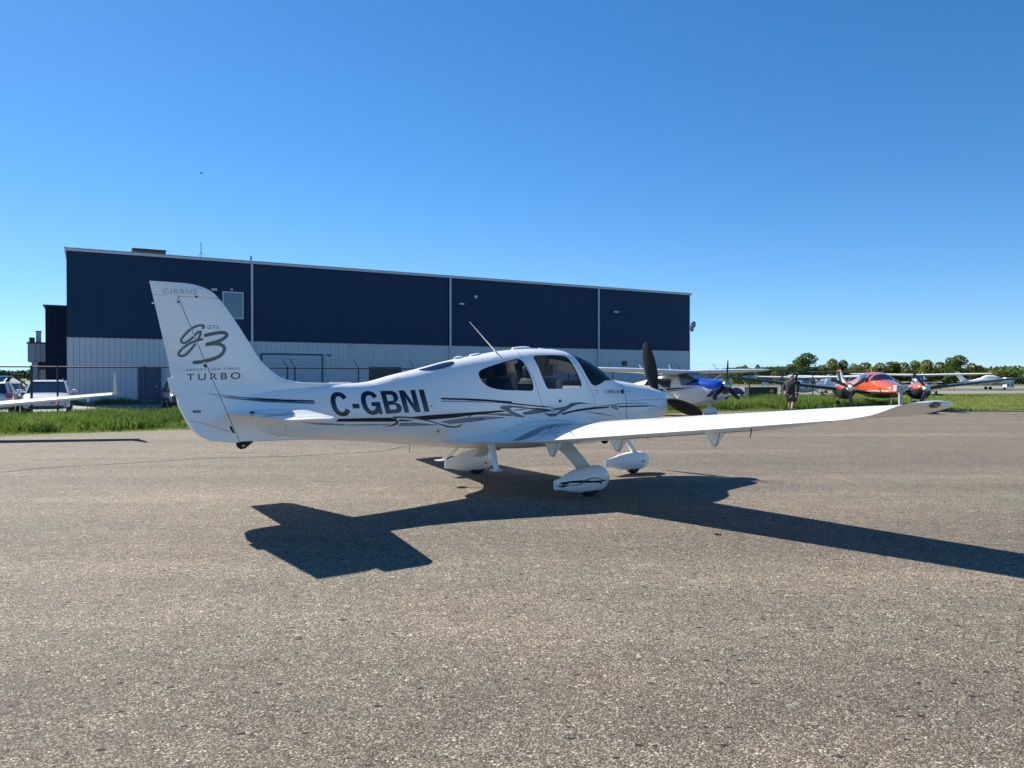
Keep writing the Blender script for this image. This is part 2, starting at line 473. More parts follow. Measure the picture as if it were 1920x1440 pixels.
# lower panels: one sheet rib each
PW = 0.305
def panel_mesh(w, z0, z1):
    d = 0.014
    xs = [(0.006, 0), (w * .64, 0), (w * .72, d), (w * .90, d), (w - .006, 0)]
    v, f = [], []
    for q, dd in xs: v += [(q, -dd, z0), (q, -dd, z1)]
    for i in range(4): f.append((2 * i, 2 * i + 2, 2 * i + 3, 2 * i + 1))
    n = len(v)
    v += [(0.004, .03, z0), (0.004, .03, z1), (w - .004, .03, z0), (w - .004, .03, z1)]
    f += [(n, 0, 1, n + 1), (8, n + 2, n + 3, 9)]
    me = bpy.data.meshes.new('panel'); me.from_pydata(v, [], f); me.materials.append(GREYC)
    return me
full = panel_mesh(PW, 0.18, SPLIT - 0.02)
cache = {}
npan = int(WL / PW)
for i in range(npan + 1):
    x = i * PW; w = min(PW, WL - x); me = full; z0 = 0.18
    if w < 0.05: continue
    zz = [o for o in opens if x + w > o[0] + .02 and x < o[1] - .02]
    spans = [(0.18, SPLIT - .02)]
    if zz:
        o = zz[0]; spans = [(o[3] + .05, SPLIT - .02)]
        if o[2] > 0: spans.append((0.18, o[2] - .05))
    for a, b in spans:
        if b - a < 0.1: continue
        k = (round(w, 3), round(a, 3), round(b, 3))
        if k not in cache: cache[k] = full if (a, b) == (0.18, SPLIT - .02) and w == PW else panel_mesh(w, a, b)
        o = bpy.data.objects.new('panel', cache[k]); C.objects.link(o); o.parent = hangar; o.location = (x, 0, 0)
HB('plinth', 0, WL, -0.02, 0.05, -0.02, 0.2, CONC)
HB('split_flashing', 0, WL, -0.045, 0.0, SPLIT - .035, SPLIT + .03, NAVY)
# roof with eave trim
mb = MB()
mb.box(-0.14, WL + 0.16, -0.20, D + .4, HZ + .10, HZ + .14)
mb.build('roof', ROOFM, hangar)
MB().box(-0.12, WL + 0.14, -0.17, -0.0, HZ - .04, HZ + .097).build('eave_gutter', TRIM, hangar, bevel=0.02)
MB().box(-0.12, -0.035, 0.002, D, HZ - .04, HZ + .097).build('verge_trim', TRIM, hangar)
mb = MB()
x = -0.1
while x < WL + .12:
    mb.box(x, x + .04, -.21, D, HZ + .14, HZ + .17); x += 0.61
mb.build('roof_seams', ROOFM, hangar)
for px in (472.5, 843.5, 1121):
    s = wall_s(px)
    HB('downpipe', s - .065, s + .065, -.16, -.04, .2, HZ - .06, TRIM, bevel=.012)
HB('corner_trim', WL - .03, WL + .035, -.05, .0, .2, HZ - .06, TRIM)
def framed(name, x0, x1, z0, z1, fill, fr, fw=.07, yy=-.05, cross=0, fd=.08):
    """window or door part with its frame as sub-part"""
    o = HB(name, x0, x1, yy + .03, yy + .06, z0, z1, fill)
    mb = MB()
    mb.box(x0 - fw, x0, yy - .02, yy + fd, z0 - fw, z1 + fw).box(x1, x1 + fw, yy - .02, yy + fd, z0 - fw, z1 + fw)
    mb.box(x0, x1, yy - .02, yy + fd, z1, z1 + fw).box(x0, x1, yy - .02, yy + fd, z0 - fw, z0)
    for k in range(cross):
        xm = x0 + (x1 - x0) * (k + 1) / (cross + 1); mb.box(xm - .02, xm + .02, yy + .0, yy + .05, z0, z1)
    mb.build('frame', fr, o)
    return o
WGL = mat('sky_reflecting_glass', (0.06, 0.12, 0.17), 0.08, coat=1.0, metal=0.0)
framed('window', wall_s(419.5), wall_s(454.5), wall_z(437, 596), wall_z(437, 549.5), WGL, TRIM, yy=-.08)
d = framed('door', D1[0] + .08, D1[1] - .08, .12, DOORZ - .06, DOORM, DOORM, .08)
MB().box(D1[1] - .32, D1[1] - .18, -.1, -.03, 1.02, 1.06).build('handle', STEEL, d)
g = framed('garage_door', G1[0] + .1, G1[1] - .12, .02, GZ - .05, WHITED, DOORM, .11, yy=-.04)
mb = MB()
nsec = 5
for k in range(nsec):
    z0 = .02 + (GZ - .07) * k / nsec; z1 = .02 + (GZ - .07) * (k + 1) / nsec
    o = MB().box(G1[0] + .1, G1[1] - .12, -.035, -.012, z0 + .012, z1 - .012).build('door_section', WHITED, g, bevel=.006)
wi = framed('window', W2[0], W2[1], 0.9, W2Z, mat('dim_office_glass', (.02, .022, .028), .35), DOORM, .07, cross=2)
for px, py, w, h in ((405, 544, .28, .07), (866.5, 570.5, .30, .07), (1155, 585.5, .36, .07)):
    s, z = wall_s(px), wall_z(px, py)
    HB('wall_lamp', s - w, s + w * .2, -.28, -.03, z - h, z + h, TRIM, bevel=.02)
for px, py, r in ((435, 543, .08), (892, 557, .14)):
    s, z = wall_s(px), wall_z(px, py)
    mb = MB(); mb.lathe([(.001, -.12), (r * .7, -.12), (r, -.06), (r, -.02)], 14, 'y', (s, 0, z)); mb.build('sensor_dome' if r < .1 else 'round_vent', TRIM, hangar)
s, z = wall_s(660), wall_z(660, 648); HB('meter_box', s - .14, s + .14, -.14, -.03, z - .12, z + .12, GREYC, bevel=.01)
s, z = wall_s(617), wall_z(617, 666); HB('junction_box', s - .1, s + .1, -.14, -.03, z - .06, z + .06, DOORM)
s, z = wall_s(1170), wall_z(1170, 681); HB('wall_vent', s - .2, s + .2, -.16, -.03, z - .22, z + .2, DMETAL)
# speaker horn cluster on the far right corner
mb = MB()
zc = wall_z(1292, 612)
mb.box(WL, WL + .25, -.06, .04, zc - .06, zc + .06)
mb.lathe([(.05, 0), (.12, .1), (.28, .3), (.30, .32), (.26, .31)], 14, 'x', (WL + .1, -.1, zc + .18))
mb.lathe([(.05, 0), (.12, .1), (.24, .25), (.25, .26)], 14, 'x', (WL + .1, .05, zc - .22))
mb.box(WL + .02, WL + .3, -.2, .1, zc - .05, zc + .02)
tag(mb.build('loudspeaker', STEEL, None, loc=None), 'small grey horn cluster sticking out high on the right end of the hangar', 'loudspeaker')
ls = bpy.data.objects['loudspeaker']; ls.location = WALL0; ls.rotation_euler = (0, 0, HANG_ROT)
# rooftop things
BROWN = mat('roof_unit_paint', (0.075, 0.06, 0.055), 0.6, var=0.2)
def roof_at(px, dep):   # x in hangar space for a thing dep metres behind the wall plane
    t = (px - 960) / F; P0 = WALL0 - NW * dep
    return (t * P0.y - P0.x) / (U.x - t * U.y)
ru = empty('rooftop_unit', WALL0, HANG_ROT, 'brown boxy air conditioning unit on the hangar roof near its left end', 'roof unit')
x0, x1 = roof_at(250, 3.0), roof_at(312, 3.0)
MB().box(x0, x1, 3.0, 4.6, HZ + .2, HZ + .83).build('housing', BROWN, ru, bevel=.02)
MB().box(x0 - .04, x1 + .04, 2.96, 4.64, HZ + .83, HZ + .88).build('lid', DMETAL, ru)
for k in range(3):
    xa = x0 + .08 + (x1 - x0 - .1) * k / 3; MB().box(xa, xa + (x1 - x0) / 3 - .1, 2.97, 3.0, HZ + .32, HZ + .74).build('grille', mat('grille_brown', (.12, .08, .07), .6), ru)
rv = empty('roof_hatch', WALL0, HANG_ROT, 'low dark flat hatch on the hangar roof right of the brown unit', 'roof hatch')
x0, x1 = roof_at(316, 3.0), roof_at(353, 3.0)
MB().box(x0, x1, 3.0, 4.2, HZ + .2, HZ + .46).build('curb', DMETAL, rv); MB().box(x0 - .05, x1 + .05, 2.95, 4.25, HZ + .46, HZ + .53).build('cover', BROWN, rv)
x = roof_at(378, 1.0)
an = empty('roof_antenna', WALL0, HANG_ROT, 'thin whip antenna with drooping rods on the hangar roof', 'antenna')
MB().tube([(x, 1, HZ + .2), (x, 1, HZ + 1.25)], .022, 6).build('mast', DMETAL, an)
for a in (0, 2.1, 4.2): MB().tube([(x, 1, HZ + .62), (x + .32 * math.cos(a), 1 + .32 * math.sin(a), HZ + .38)], .010, 5).build('rod', DMETAL, an)
x = roof_at(471.5, .3)
tag(MB().tube([(x, .3, HZ + .2), (x, .3, HZ + .5)], .05, 8).build('vent_pipe', DMETAL), 'short dark vent pipe on the roof edge above the left downpipe', 'vent pipe')
vp = bpy.data.objects['vent_pipe']; vp.location = WALL0; vp.rotation_euler = (0, 0, HANG_ROT)

# annex buildings on the left
AX0 = WALL0 - NW * 6
def axs(px, dep):
    return roof_at(px, dep)
tower = empty('annex_tower', WALL0, HANG_ROT, 'narrow dark navy block standing against the left end of the hangar', 'building')
xa = axs(85.5, 6.2)
MB().box(xa, -.06, 6.2, 14, 0, zat(574, (WALL0 + U * xa - NW * 6.2).y)).build('wall', NAVY2, tower)
zt = zat(574, (WALL0 + U * xa - NW * 6.2).y)
mb = MB(); x = xa
while x < -.1: mb.box(x, x + .05, 6.17, 6.2, 0, zt); x += .305
mb.build('cladding_ribs', NAVY2, tower)
MB().box(xa - .12, -.05, 6.05, 14, zt, zt + .09).build('roof_edge', DMETAL, tower)
off = empty('office_building', WALL0, HANG_ROT, 'low pale grey office block with overhanging top floor left of the navy tower', 'building')
dp = 9.0
Yo = (WALL0 + U * -4 - NW * dp).y
xl, xr, xi = axs(52, dp), xa + .05, axs(60, dp)
z1, z2 = zat(643, Yo), zat(678, Yo)
MB().box(xl, xr, dp, dp + 8, z2, z1).build('upper_wall', mat('pale_cladding', (.42, .45, .50), .5, var=.04), off)
MB().box(xl - .06, xr, dp - .06, dp + 8, z1, z1 + .1).build('roof_edge', DMETAL, off)
MB().box(xi, xr, dp + .7, dp + 8, 0, z2).build('lower_wall', mat('brown_wall', (.16, .13, .12), .7), off)
MB().box(xi - .02, xi + .34, dp + .1, dp + .7, 0, z2).build('column', mat('pale_column', (.5, .52, .55), .6), off)
MB().box(axs(61.5, dp) + .35, axs(71.5, dp), dp + .62, dp + .68, .9, zat(694, Yo)).build('window', mat('dim_glass', (.16, .19, .16), .1, coat=1), off)
MB().box(axs(72.5, dp), xr, dp + .62, dp + .68, .9, zat(694, Yo)).build('window', mat('pale_glass', (.30, .36, .32), .1, coat=1), off)
MB().box(axs(62, dp), xr, dp + .60, dp + .66, zat(693.5, Yo), zat(691, Yo)).build('lintel', TRIM, off)
for q in (.45, .75): MB().box(xl + q, xl + q + .02, dp - .01, dp, z2, z1).build('panel_joint', DMETAL, off)
MB().box(axs(67, dp), axs(76.5, dp), dp + .5, dp + 1.0, z1 + .1, zat(619.5, Yo)).build('chimney', TRIM, off)
MB().box(axs(67, dp) - .02, axs(76.5, dp) + .02, dp + .48, dp + 1.02, zat(619.5, Yo), zat(619.5, Yo) + .06).build('chimney_cap', DMETAL, off)
MB().box(xl + .08, xl + .38, dp + .2, dp + .9, z1 + .1, z1 + .42).build('roof_box', DMETAL, off)

# ================================================================== fence
fence = empty('chain_link_fence', FENCE0, HANG_ROT, 'dark chain link fence with barbed wire arms running in front of the hangar', 'fence')
RH = 2.03
s_min, s_max = -14.0, 43.2
WIRE = mat('fence_wire', (0.10, 0.105, 0.11), 0.5, metal=0.5)
POST = mat('fence_post', (0.05, 0.055, 0.06), 0.5, metal=0.3, var=.2)
def fence_s(px):
    t = (px - 960) / F
    return (t * FENCE0.y - FENCE0.x) / (U.x - t * U.y)
MB().tube([(s_min, 0, RH), (s_max, 0, RH + .02)], .028, 8).build('top_rail', POST, fence)
posts = [fence_s(p) for p in (108, 271, 553, 672, 776, 1275, 1345, 1405, 1465, 1524)]
s = posts[1]; posts += [s + 2.9, s + 5.8]
s = posts[4]
k = 1
while s + 3.05 * k < posts[5] - 1.5: posts.append(s + 3.05 * k); k += 1
posts += [posts[0] - 3.05, posts[0] - 6.1, posts[0] - 9.1]
for s in sorted(posts):
    MB().lathe([(.036, 0), (.036, RH + .03), (.02, RH + .06)], 8, 'z', (s, 0, 0)).build('post', POST, fence)
    if s > 6.0:
        MB().tube([(s, 0, RH + .02), (s - .12, .12, RH + .30), (s - .18, .18, RH + .42)], .016, 5).build('barbed_wire_arm', POST, fence)
for px, r in ((59, .045), (1468.5, .04)):
    s = fence_s(px) ; MB().lathe([(r, 0), (r, RH + .03), (.02, RH + .06)], 10, 'z', (s, 0.02, 0)).build('gate_post', POST, fence)
mb = MB()
for q in (.14, .28, .41):
    a = q / .42
    pts = [(s, .18 * a + .0, RH + q + .0 + .02 * math.sin(s * 1.03) * .5) for s in np.arange(6.0, s_max, 1.5)]
    mb.tube([(p[0] - .18 * a, p[1], p[2]) for p in pts], .0045, 3)
mb.build('barbed_wire', WIRE, fence)
# woven mesh: crossing diagonal wires
v, f = [], []
st, hh, w = .075, RH - .05, .0013
for sg in (1, -1):
    for x in np.arange(s_min - hh, s_max, st):
        a, b = x, x + hh
        z0, z1 = (.05, .05 + hh) if sg > 0 else (.05 + hh, .05)
        if a < s_min: z0 = z0 + sg * (s_min - a); a = s_min
        if b > s_max: z1 = z1 - sg * (b - s_max); b = s_max
        if b - a < .05: continue
        n = len(v); yy = .004 * sg
        v += [(a, yy - w, z0 - w), (a, yy + w, z0 - w), (a, yy, z0 + w * 1.6), (b, yy - w, z1 - w), (b, yy + w, z1 - w), (b, yy, z1 + w * 1.6)]
        f += [(n, n + 1, n + 4, n + 3), (n + 1, n + 2, n + 5, n + 4), (n + 2, n, n + 3, n + 5)]
tag(mesh_obj('woven_wire', v, f, WIRE, fence), kind='stuff')
# ================================================================== main aeroplane
AX, AY, ATH = 0.216, 11.437, 0.616
plane = empty('light_aircraft', (AX, AY, 0), ATH, 'white low wing single engine aeroplane with large black registration, nearest on the apron', 'aeroplane')
AM = Matrix.Translation((AX, AY, 0)) @ Matrix.Rotation(ATH, 4, 'Z')
AI = AM.inverted()
def lray(px, py): return AI @ CAM, (AI.to_3x3() @ ray(px, py)).normalized()

X = [-4.42, -4.0, -3.4, -3.12, -2.84, -2.63, -2.47, -2.3, -1.96, -1.29, -.81, -.585, -.26, .08, .42, .66, .888, 1.23, 1.62, 1.74, 1.99, 2.45, 2.62, 2.72, 2.76]
Zt = [1.44, 1.485, 1.525, 1.548, 1.562, 1.583, 1.62, 1.666, 1.742, 1.90, 1.983, 2.022, 2.06, 2.08, 2.08, 2.052, 2.0, 1.86, 1.625, 1.602, 1.568, 1.505, 1.465, 1.42, 1.36]
ztop = pchip(X, Zt)
zbot = pchip([-4.42, -4.0, -3.5, -3.28, -2.7, -2.1, -1.45, -.74, 0, .8, 1.6, 2.1, 2.4, 2.6, 2.72, 2.76], [.87, .858, .85, .838, .79, .716, .645, .59, .565, .57, .60, .67, .77, .90, 1.0, 1.06])
hw = pchip([-4.42, -4.2, -3.5, -2.8, -2.1, -1.5, -.9, -.3, .3, .9, 1.4, 1.8, 2.2, 2.5, 2.66, 2.73, 2.76], [.04, .075, .18, .28, .385, .475, .555, .61, .625, .605, .57, .54, .50, .46, .42, .375, .31])
zmid = pchip([-4.42, -3, -2, -1, 0, 1, 2, 2.76], [1.15, 1.18, 1.16, 1.17, 1.16, 1.12, 1.08, 1.16])
nup = pchip([-4.42, -3, -1, 0, 1, 1.7, 2.76], [2.0, 2.0, 2.15, 2.45, 2.45, 2.2, 2.1])
nlo = pchip([-4.42, -3, -1, 0, 2, 2.76], [2.1, 2.2, 2.6, 2.9, 2.6, 2.2])
NR = 72
def ring(x, sc=1.0):
    zt, zb, w, zm, nu, nl = ztop(x), zbot(x), hw(x), zmid(x), nup(x), nlo(x)
    pts = []
    for k in range(NR):
        a = 2 * PI * k / NR
        c, s = math.cos(a), math.sin(a)
        n = nu if s >= 0 else nl
        y = w * math.copysign(abs(c) ** (2 / n), c)
        z = zm + (zt - zm if s >= 0 else zm - zb) * math.copysign(abs(s) ** (2 / n), s)
        pts.append(Vector((x, y * sc, zm + (z - zm) * sc)))
    return pts
xs = list(np.arange(-4.42, 2.5, 0.055)) + [2.5, 2.55, 2.6, 2.64, 2.68, 2.71, 2.735, 2.75, 2.76]
rings = [ring(x) for x in xs] + [ring(2.76, .8), ring(2.765, .5)]
rings[-1] = [Vector((2.768, p.y, p.z)) for p in rings[-1]]
def hinge(z): return -4.308 + (z - .882) * (-4.972 + 4.308) / (2.575 - .882)
for r_ in rings:
    for p in r_:
        if p.x < -4.0: p.x = -4.0 + (p.x + 4.0) * ((-4.0 - hinge(p.z) - .012) / .42)
mb = MB(); mb.loft(rings)
me = bpy.data.meshes.new('solid'); me.from_pydata(mb.v, [], mb.f)
bm = bmesh.new(); bm.from_mesh(me); bmesh.ops.recalc_face_normals(bm, faces=bm.faces)
ngon = [f for f in bm.faces if len(f.verts) > 4]
bmesh.ops.triangulate(bm, faces=ngon)
bm.normal_update(); bm.to_mesh(me)
SB = BVHTree.FromBMesh(bm)
# smooth normals of the uncut skin, for shading the cut pieces
bm.verts.ensure_lookup_table(); bm.faces.ensure_lookup_table()
vn = [v.normal.copy() for v in bm.verts]; fvs = [[v.index for v in f.verts] for f in bm.faces]; vco = [v.co.copy() for v in bm.verts]
from mathutils.interpolate import poly_3d_calc
def skin_normal(p):
    loc, nor, idx, dist = SB.find_nearest(p)
    q = fvs[idx]; w = poly_3d_calc([vco[i] for i in q], loc)
    n = Vector((0, 0, 0))
    for i, ww in zip(q, w): n += vn[i] * ww
    return n.normalized()
bm.free()
solid = bpy.data.objects.new('solid', me); C.objects.link(solid)

def Z3(zx, zy): return (880 + zx / 4.364, 580 + zy / 4.364)
def Z2(zx, zy): return (600 + zx / 5.142, 580 + zy / 5.142)
def Z1(zx, zy): return (260 + zx / 4, 500 + zy / 4)
def Z4(zx, zy): return (780 + zx / 3.429, 780 + zy / 3.429)
def Z8(zx, zy): return (430 + zx / 8.348, 740 + zy / 8.348)
def hit(bvh, px, py):
    o, d = lray(px, py); return bvh.ray_cast(o, d)

rearw = [Z3(*p) for p in [(75, 525), (88, 503), (115, 487), (170, 465), (250, 440), (340, 415), (388, 406), (415, 410), (438, 428), (470, 480), (500, 545), (520, 605), (526, 645), (518, 662), (500, 668), (400, 664), (280, 660), (190, 645), (130, 615), (92, 573)]]
doorw = [Z3(*p) for p in [(523, 392), (530, 381), (560, 377), (650, 374), (740, 377), (785, 386), (815, 408), (845, 450), (880, 515), (908, 580), (918, 615), (913, 635), (895, 643), (780, 648), (660, 651), (640, 645), (625, 622), (595, 552), (565, 475), (540, 425)]]
def side_poly(pxs):
    out = []
    for p in smooth_path(pxs, 3, True):
        h = hit(SB, *p)
        if h[0]: out.append((h[0].x, h[0].z))
    return out
polyR, polyD = side_poly(rearw), side_poly(doorw)
apost = [Z3(*p) for p in [(852, 385), (880, 415), (905, 450), (932, 495), (955, 540), (978, 580), (1000, 610), (1016, 622), (1035, 625)]]
ap = [(h[0].x, h[0].z) for h in (hit(SB, *p) for p in apost) if h[0]]
basep = [Z3(*p) for p in [(1060, 616), (1085, 602), (1108, 584)]]
bp_ = [(h[0].x, h[0].z) for h in (hit(SB, *p) for p in basep) if h[0]]
polyW = [(ap[0][0] - .05, ap[0][1] + .04), (ap[0][0] - .10, 2.3), (1.9, 2.3), (1.66, ztop(1.66) - .012), (1.55, ztop(1.55) - .05)] + bp_[::-1] + ap[::-1]
cut = {}
cutters = []
for nm, pl in (('rear', polyR), ('door', polyD), ('shield', polyW)):
    o = MB().prism(pl, -1.2, 1.2, 'y').build('cutter', None); cutters.append(o); cut[nm] = o

def boolean(obj, cutter, op):
    md = obj.modifiers.new('b', 'BOOLEAN'); md.operation = op; md.solver = 'EXACT'; md.object = cutter
    dg = bpy.context.evaluated_depsgraph_get(); dg.update()
    m2 = bpy.data.meshes.new_from_object(obj.evaluated_get(dg)); obj.modifiers.remove(md)
    return m2
def only_skin(m2, thick=0.0, inset=0.0, ysign=0):
    """keep the faces that lie on the outer skin"""
    b = bmesh.new(); b.from_mesh(m2)
    kill = []
    for f in b.faces:
        c = f.calc_center_median(); loc, nor, i, dist = SB.find_nearest(c)
        if dist > .004 or nor.dot(f.normal) < .85 or (ysign and c.y * ysign < 0): kill.append(f)
    bmesh.ops.delete(b, geom=kill, context='FACES')
    b.to_mesh(m2); b.free()
    if inset:
        for v in m2.vertices:
            v.co = v.co - skin_normal(v.co) * inset
    return m2
def set_normals(m2, flip=False):
    m2.shade_smooth()
    ns = [None] * len(m2.vertices)
    vnorm = [skin_normal(v.co) for v in m2.vertices]
    m2.normals_split_custom_set_from_vertices([tuple(n) for n in vnorm])
work = solid
me_cut = boolean(solid, cut['rear'], 'DIFFERENCE')
o1 = bpy.data.objects.new('t', me_cut); C.objects.link(o1)
me_cut2 = boolean(o1, cut['door'], 'DIFFERENCE')
o2 = bpy.data.objects.new('t', me_cut2); C.objects.link(o2)
me_cut3 = boolean(o2, cut['shield'], 'DIFFERENCE')
body = only_skin(me_cut3)
body.name = 'fuselage'
body.materials.clear()
# inner skin for the reveal around the windows
set_normals(body)
fus = link('fuselage', body, PAINT, plane)
bi = body.copy()
for v in bi.vertices: v.co = v.co - skin_normal(v.co) * .022
bi.materials.clear(); lin = link('cabin_lining', bi, LINER, plane)
# rims joining outer and inner skin
b = bmesh.new(); b.from_mesh(body)
mb = MB()
for e in b.edges:
    if len(e.link_faces) == 1:
        p, q = e.verts[0].co, e.verts[1].co
        n1, n2 = skin_normal(p), skin_normal(q)
        mb.add([p, q, q - n2 * .022, p - n1 * .022], [(0, 1, 2, 3)])
b.free()
mb.build('window_rims', mat('rim_black', (.015, .015, .015), .5), plane, fix=False)
for nm, part, ys, gm in (('rear', 'rear_side_window', -1, DKGLASS), ('rear', 'rear_side_window', 1, DKGLASS), ('door', 'door_window', -1, CABGLASS), ('door', 'door_window', 1, CABGLASS), ('shield', 'windshield', 0, CABGLASS)):
    g = only_skin(boolean(solid, cut[nm], 'INTERSECT'), inset=.006, ysign=ys)
    set_normals(g); g.materials.clear(); link(part, g, gm, plane)
for o in [solid, o1, o2] + cutters: bpy.data.objects.remove(o)

# decals: outlines laid on a surface and lifted by a couple of millimetres
def drape(name, polys, m, parent, bvh, step=5.0, lift=.003, smooth_n=True, tris=None):
    b = bmesh.new()
    if tris is not None:
        vv = [b.verts.new((x, y, 0)) for x, y in tris[0]]
        for t in tris[1]:
            try: b.faces.new([vv[i] for i in t])
            except ValueError: pass
    else:
        for pl in polys:
            vv = [b.verts.new((x, y, 0)) for x, y in pl]
            try: b.faces.new(vv)
            except ValueError: pass
        b.normal_update()
        bmesh.ops.triangulate(b, faces=b.faces[:], ngon_method='EAR_CLIP')
    if not b.verts: b.free(); return None
    for ax in (0, 1):
        lo = min(v.co[ax] for v in b.verts); hi = max(v.co[ax] for v in b.verts)
        t = math.floor(lo / step) * step + step
        while t < hi:
            co = [0, 0, 0]; no = [0, 0, 0]; co[ax] = t; no[ax] = 1
            bmesh.ops.bisect_plane(b, geom=b.verts[:] + b.edges[:] + b.faces[:], plane_co=co, plane_no=no)
            t += step
    bad = []
    for v in b.verts:
        h = hit(bvh, v.co.x, v.co.y)
        if h[0] is None: bad.append(v)
        else: v.co = h[0] + h[1] * lift
    bmesh.ops.delete(b, geom=bad, context='VERTS')
    o0, _ = lray(960, 720)
    for f in b.faces:
        f.normal_update()
        if f.normal.dot(o0 - f.calc_center_median()) < 0: f.normal_flip()
    m2 = bpy.data.meshes.new(name); b.to_mesh(m2); b.free()
    o = link(name, m2, m, parent)
    m2.shade_smooth()
    return o
def split_loose(o, name):
    me = o.data; n = len(me.vertices); par = list(range(n))
    def find(a):
        while par[a] != a: par[a] = par[par[a]]; a = par[a]
        return a
    for e in me.edges:
        a, b_ = find(e.vertices[0]), find(e.vertices[1])
        if a != b_: par[a] = b_
    grp = {}
    for p in me.polygons: grp.setdefault(find(p.vertices[0]), []).append(p)
    if len(grp) < 2: o.name = name; return
    for g in grp.values():
        ids = sorted({i for p in g for i in p.vertices}); mp = {i: k for k, i in enumerate(ids)}
        q = mesh_obj(name, [me.vertices[i].co.copy() for i in ids], [tuple(mp[i] for i in p.vertices) for p in g], me.materials[0], o.parent)
        q.data.shade_smooth()
    bpy.data.objects.remove(o)
def stroke(pts, w, k=5, taper=False):
    """closed outline of a brush stroke along pts"""
    P = smooth_path(pts, k); n = len(P); a, c = [], []
    for i, p in enumerate(P):
        q, r_ = P[min(i + 1, n - 1)], P[max(i - 1, 0)]
        dx, dy = q[0] - r_[0], q[1] - r_[1]; L_ = math.hypot(dx, dy) or 1
        ww = w / 2 * (max(.15, math.sin(PI * i / (n - 1))) if taper else 1)
        a.append((p[0] - dy / L_ * ww, p[1] + dx / L_ * ww)); c.append((p[0] + dy / L_ * ww, p[1] - dx / L_ * ww))
    return a, c
def stroke_quads(name, strokes, m, parent, bvh, lift=.003, step=5.0):
    V, T = [], []
    for pts, w, *tp in strokes:
        a, c = stroke(pts, w, 5, bool(tp))
        n = len(V); k = len(a); V += a + c
        T += [(n + i, n + i + 1, n + k + i + 1, n + k + i) for i in range(k - 1)]
        # round ends
        for e, (p, q) in enumerate(((a[0], c[0]), (a[-1], c[-1]))):
            if tp: continue
            cx, cy_ = (p[0] + q[0]) / 2, (p[1] + q[1]) / 2; n2 = len(V)
            V += [(cx + w / 2 * .99 * math.cos(t), cy_ + w / 2 * .99 * math.sin(t)) for t in np.linspace(0, 2 * PI, 10, endpoint=False)]
            T.append(tuple(range(n2, n2 + 10)))
    return drape(name, None, m, parent, bvh, step, lift, tris=(V, T))
def text_on(name, txt, quad, m, parent, bvh, offset=0.0, spacing=1.0, lift=.003, step=4.0, shear=0.0):
    cu = bpy.data.curves.new('txt', 'FONT'); cu.body = txt; cu.offset = offset; cu.space_character = spacing; cu.shear = shear
    cu.resolution_u = 8
    o = bpy.data.objects.new('txt', cu); C.objects.link(o)
    dg = bpy.context.evaluated_depsgraph_get(); dg.update()
    tm = bpy.data.meshes.new_from_object(o.evaluated_get(dg))
    co = [(v.co.x, v.co.y) for v in tm.vertices]
    x0, x1 = min(p[0] for p in co), max(p[0] for p in co); y0, y1 = min(p[1] for p in co), max(p[1] for p in co)
    tl, tr, bl, br = [Vector(q) for q in quad]
    V = []
    for x, y in co:
        u, v = (x - x0) / (x1 - x0), (y - y0) / (y1 - y0)
        p = (bl.lerp(br, u)).lerp(tl.lerp(tr, u), v); V.append((p.x, p.y))
    T = [tuple(p.vertices) for p in tm.polygons]
    bpy.data.objects.remove(o); bpy.data.curves.remove(cu); bpy.data.meshes.remove(tm)
    o = drape(name, None, m, parent, bvh, step, lift, tris=(V, T))
    split_loose(o, 'letter')
def bvh_of(*objs):
    vv, ff = [], []
    for o in objs:
        n = len(vv); vv += [v.co.copy() for v in o.data.vertices]; ff += [tuple(i + n for i in p.vertices) for p in o.data.polygons]
    return BVHTree.FromPolygons(vv, ff)

# ---------------------------------------------------------------- fin and rudder
le = pchip([1.40, 1.50, 1.553, 1.562, 1.575, 1.618, 1.658, 1.717, 1.804, 1.869, 2.013, 2.191, 2.374, 2.50, 2.575, 2.632, 2.675, 2.705, 2.722, 2.731],
           [-2.70, -2.74, -2.80, -2.95, -3.50, -3.725, -3.811, -3.89, -3.988, -4.046, -4.135, -4.245, -4.365, -4.455, -4.515, -4.571, -4.64, -4.73, -4.81, -4.92])
def hinge(z): return -4.308 + (z - .882) * (-4.972 + 4.308) / (2.575 - .882)
def te(z):
    if z > 1.30: return -5.264 + (2.725 - z) * .2135 - (.048 if 1.44 < z < 1.635 else 0)
    return pchip([.863, .889, .953, 1.018, 1.132, 1.30], [-4.36, -4.60, -4.74, -4.81, -4.875, -4.96])(z)
def foil(c): return 2.0 * (0.2969 * math.sqrt(max(c, 0)) - .126 * c - .3516 * c * c + .2843 * c**3 - .1036 * c**4) / .2
FT = pchip([.86, 1.3, 1.6, 2.4, 2.65, 2.731], [.045, .06, .08, .065, .045, .012])
def fin_t(x, z):
    L = max(le(z), -3.95 - max(0, z - 1.7) * .8) if z < 1.75 else le(z)
    if z < 1.5: L = -3.6
    c = (L - x) / (L - te(z)) if L - te(z) else 0
    base = FT(z) * foil(min(max(c, 0), 1)) * .5 if x < L else 0
    if z < 1.8:    # forward fillet: thin ridge that widens towards the deck
        cf = (le(z) - x) / .9
        base = max(base, min(1, math.sqrt(max(0, cf) * 1.2)) * (.030 + .08 * max(0, (1.62 - z)) ** 1.0))
    return max(base, .0015)
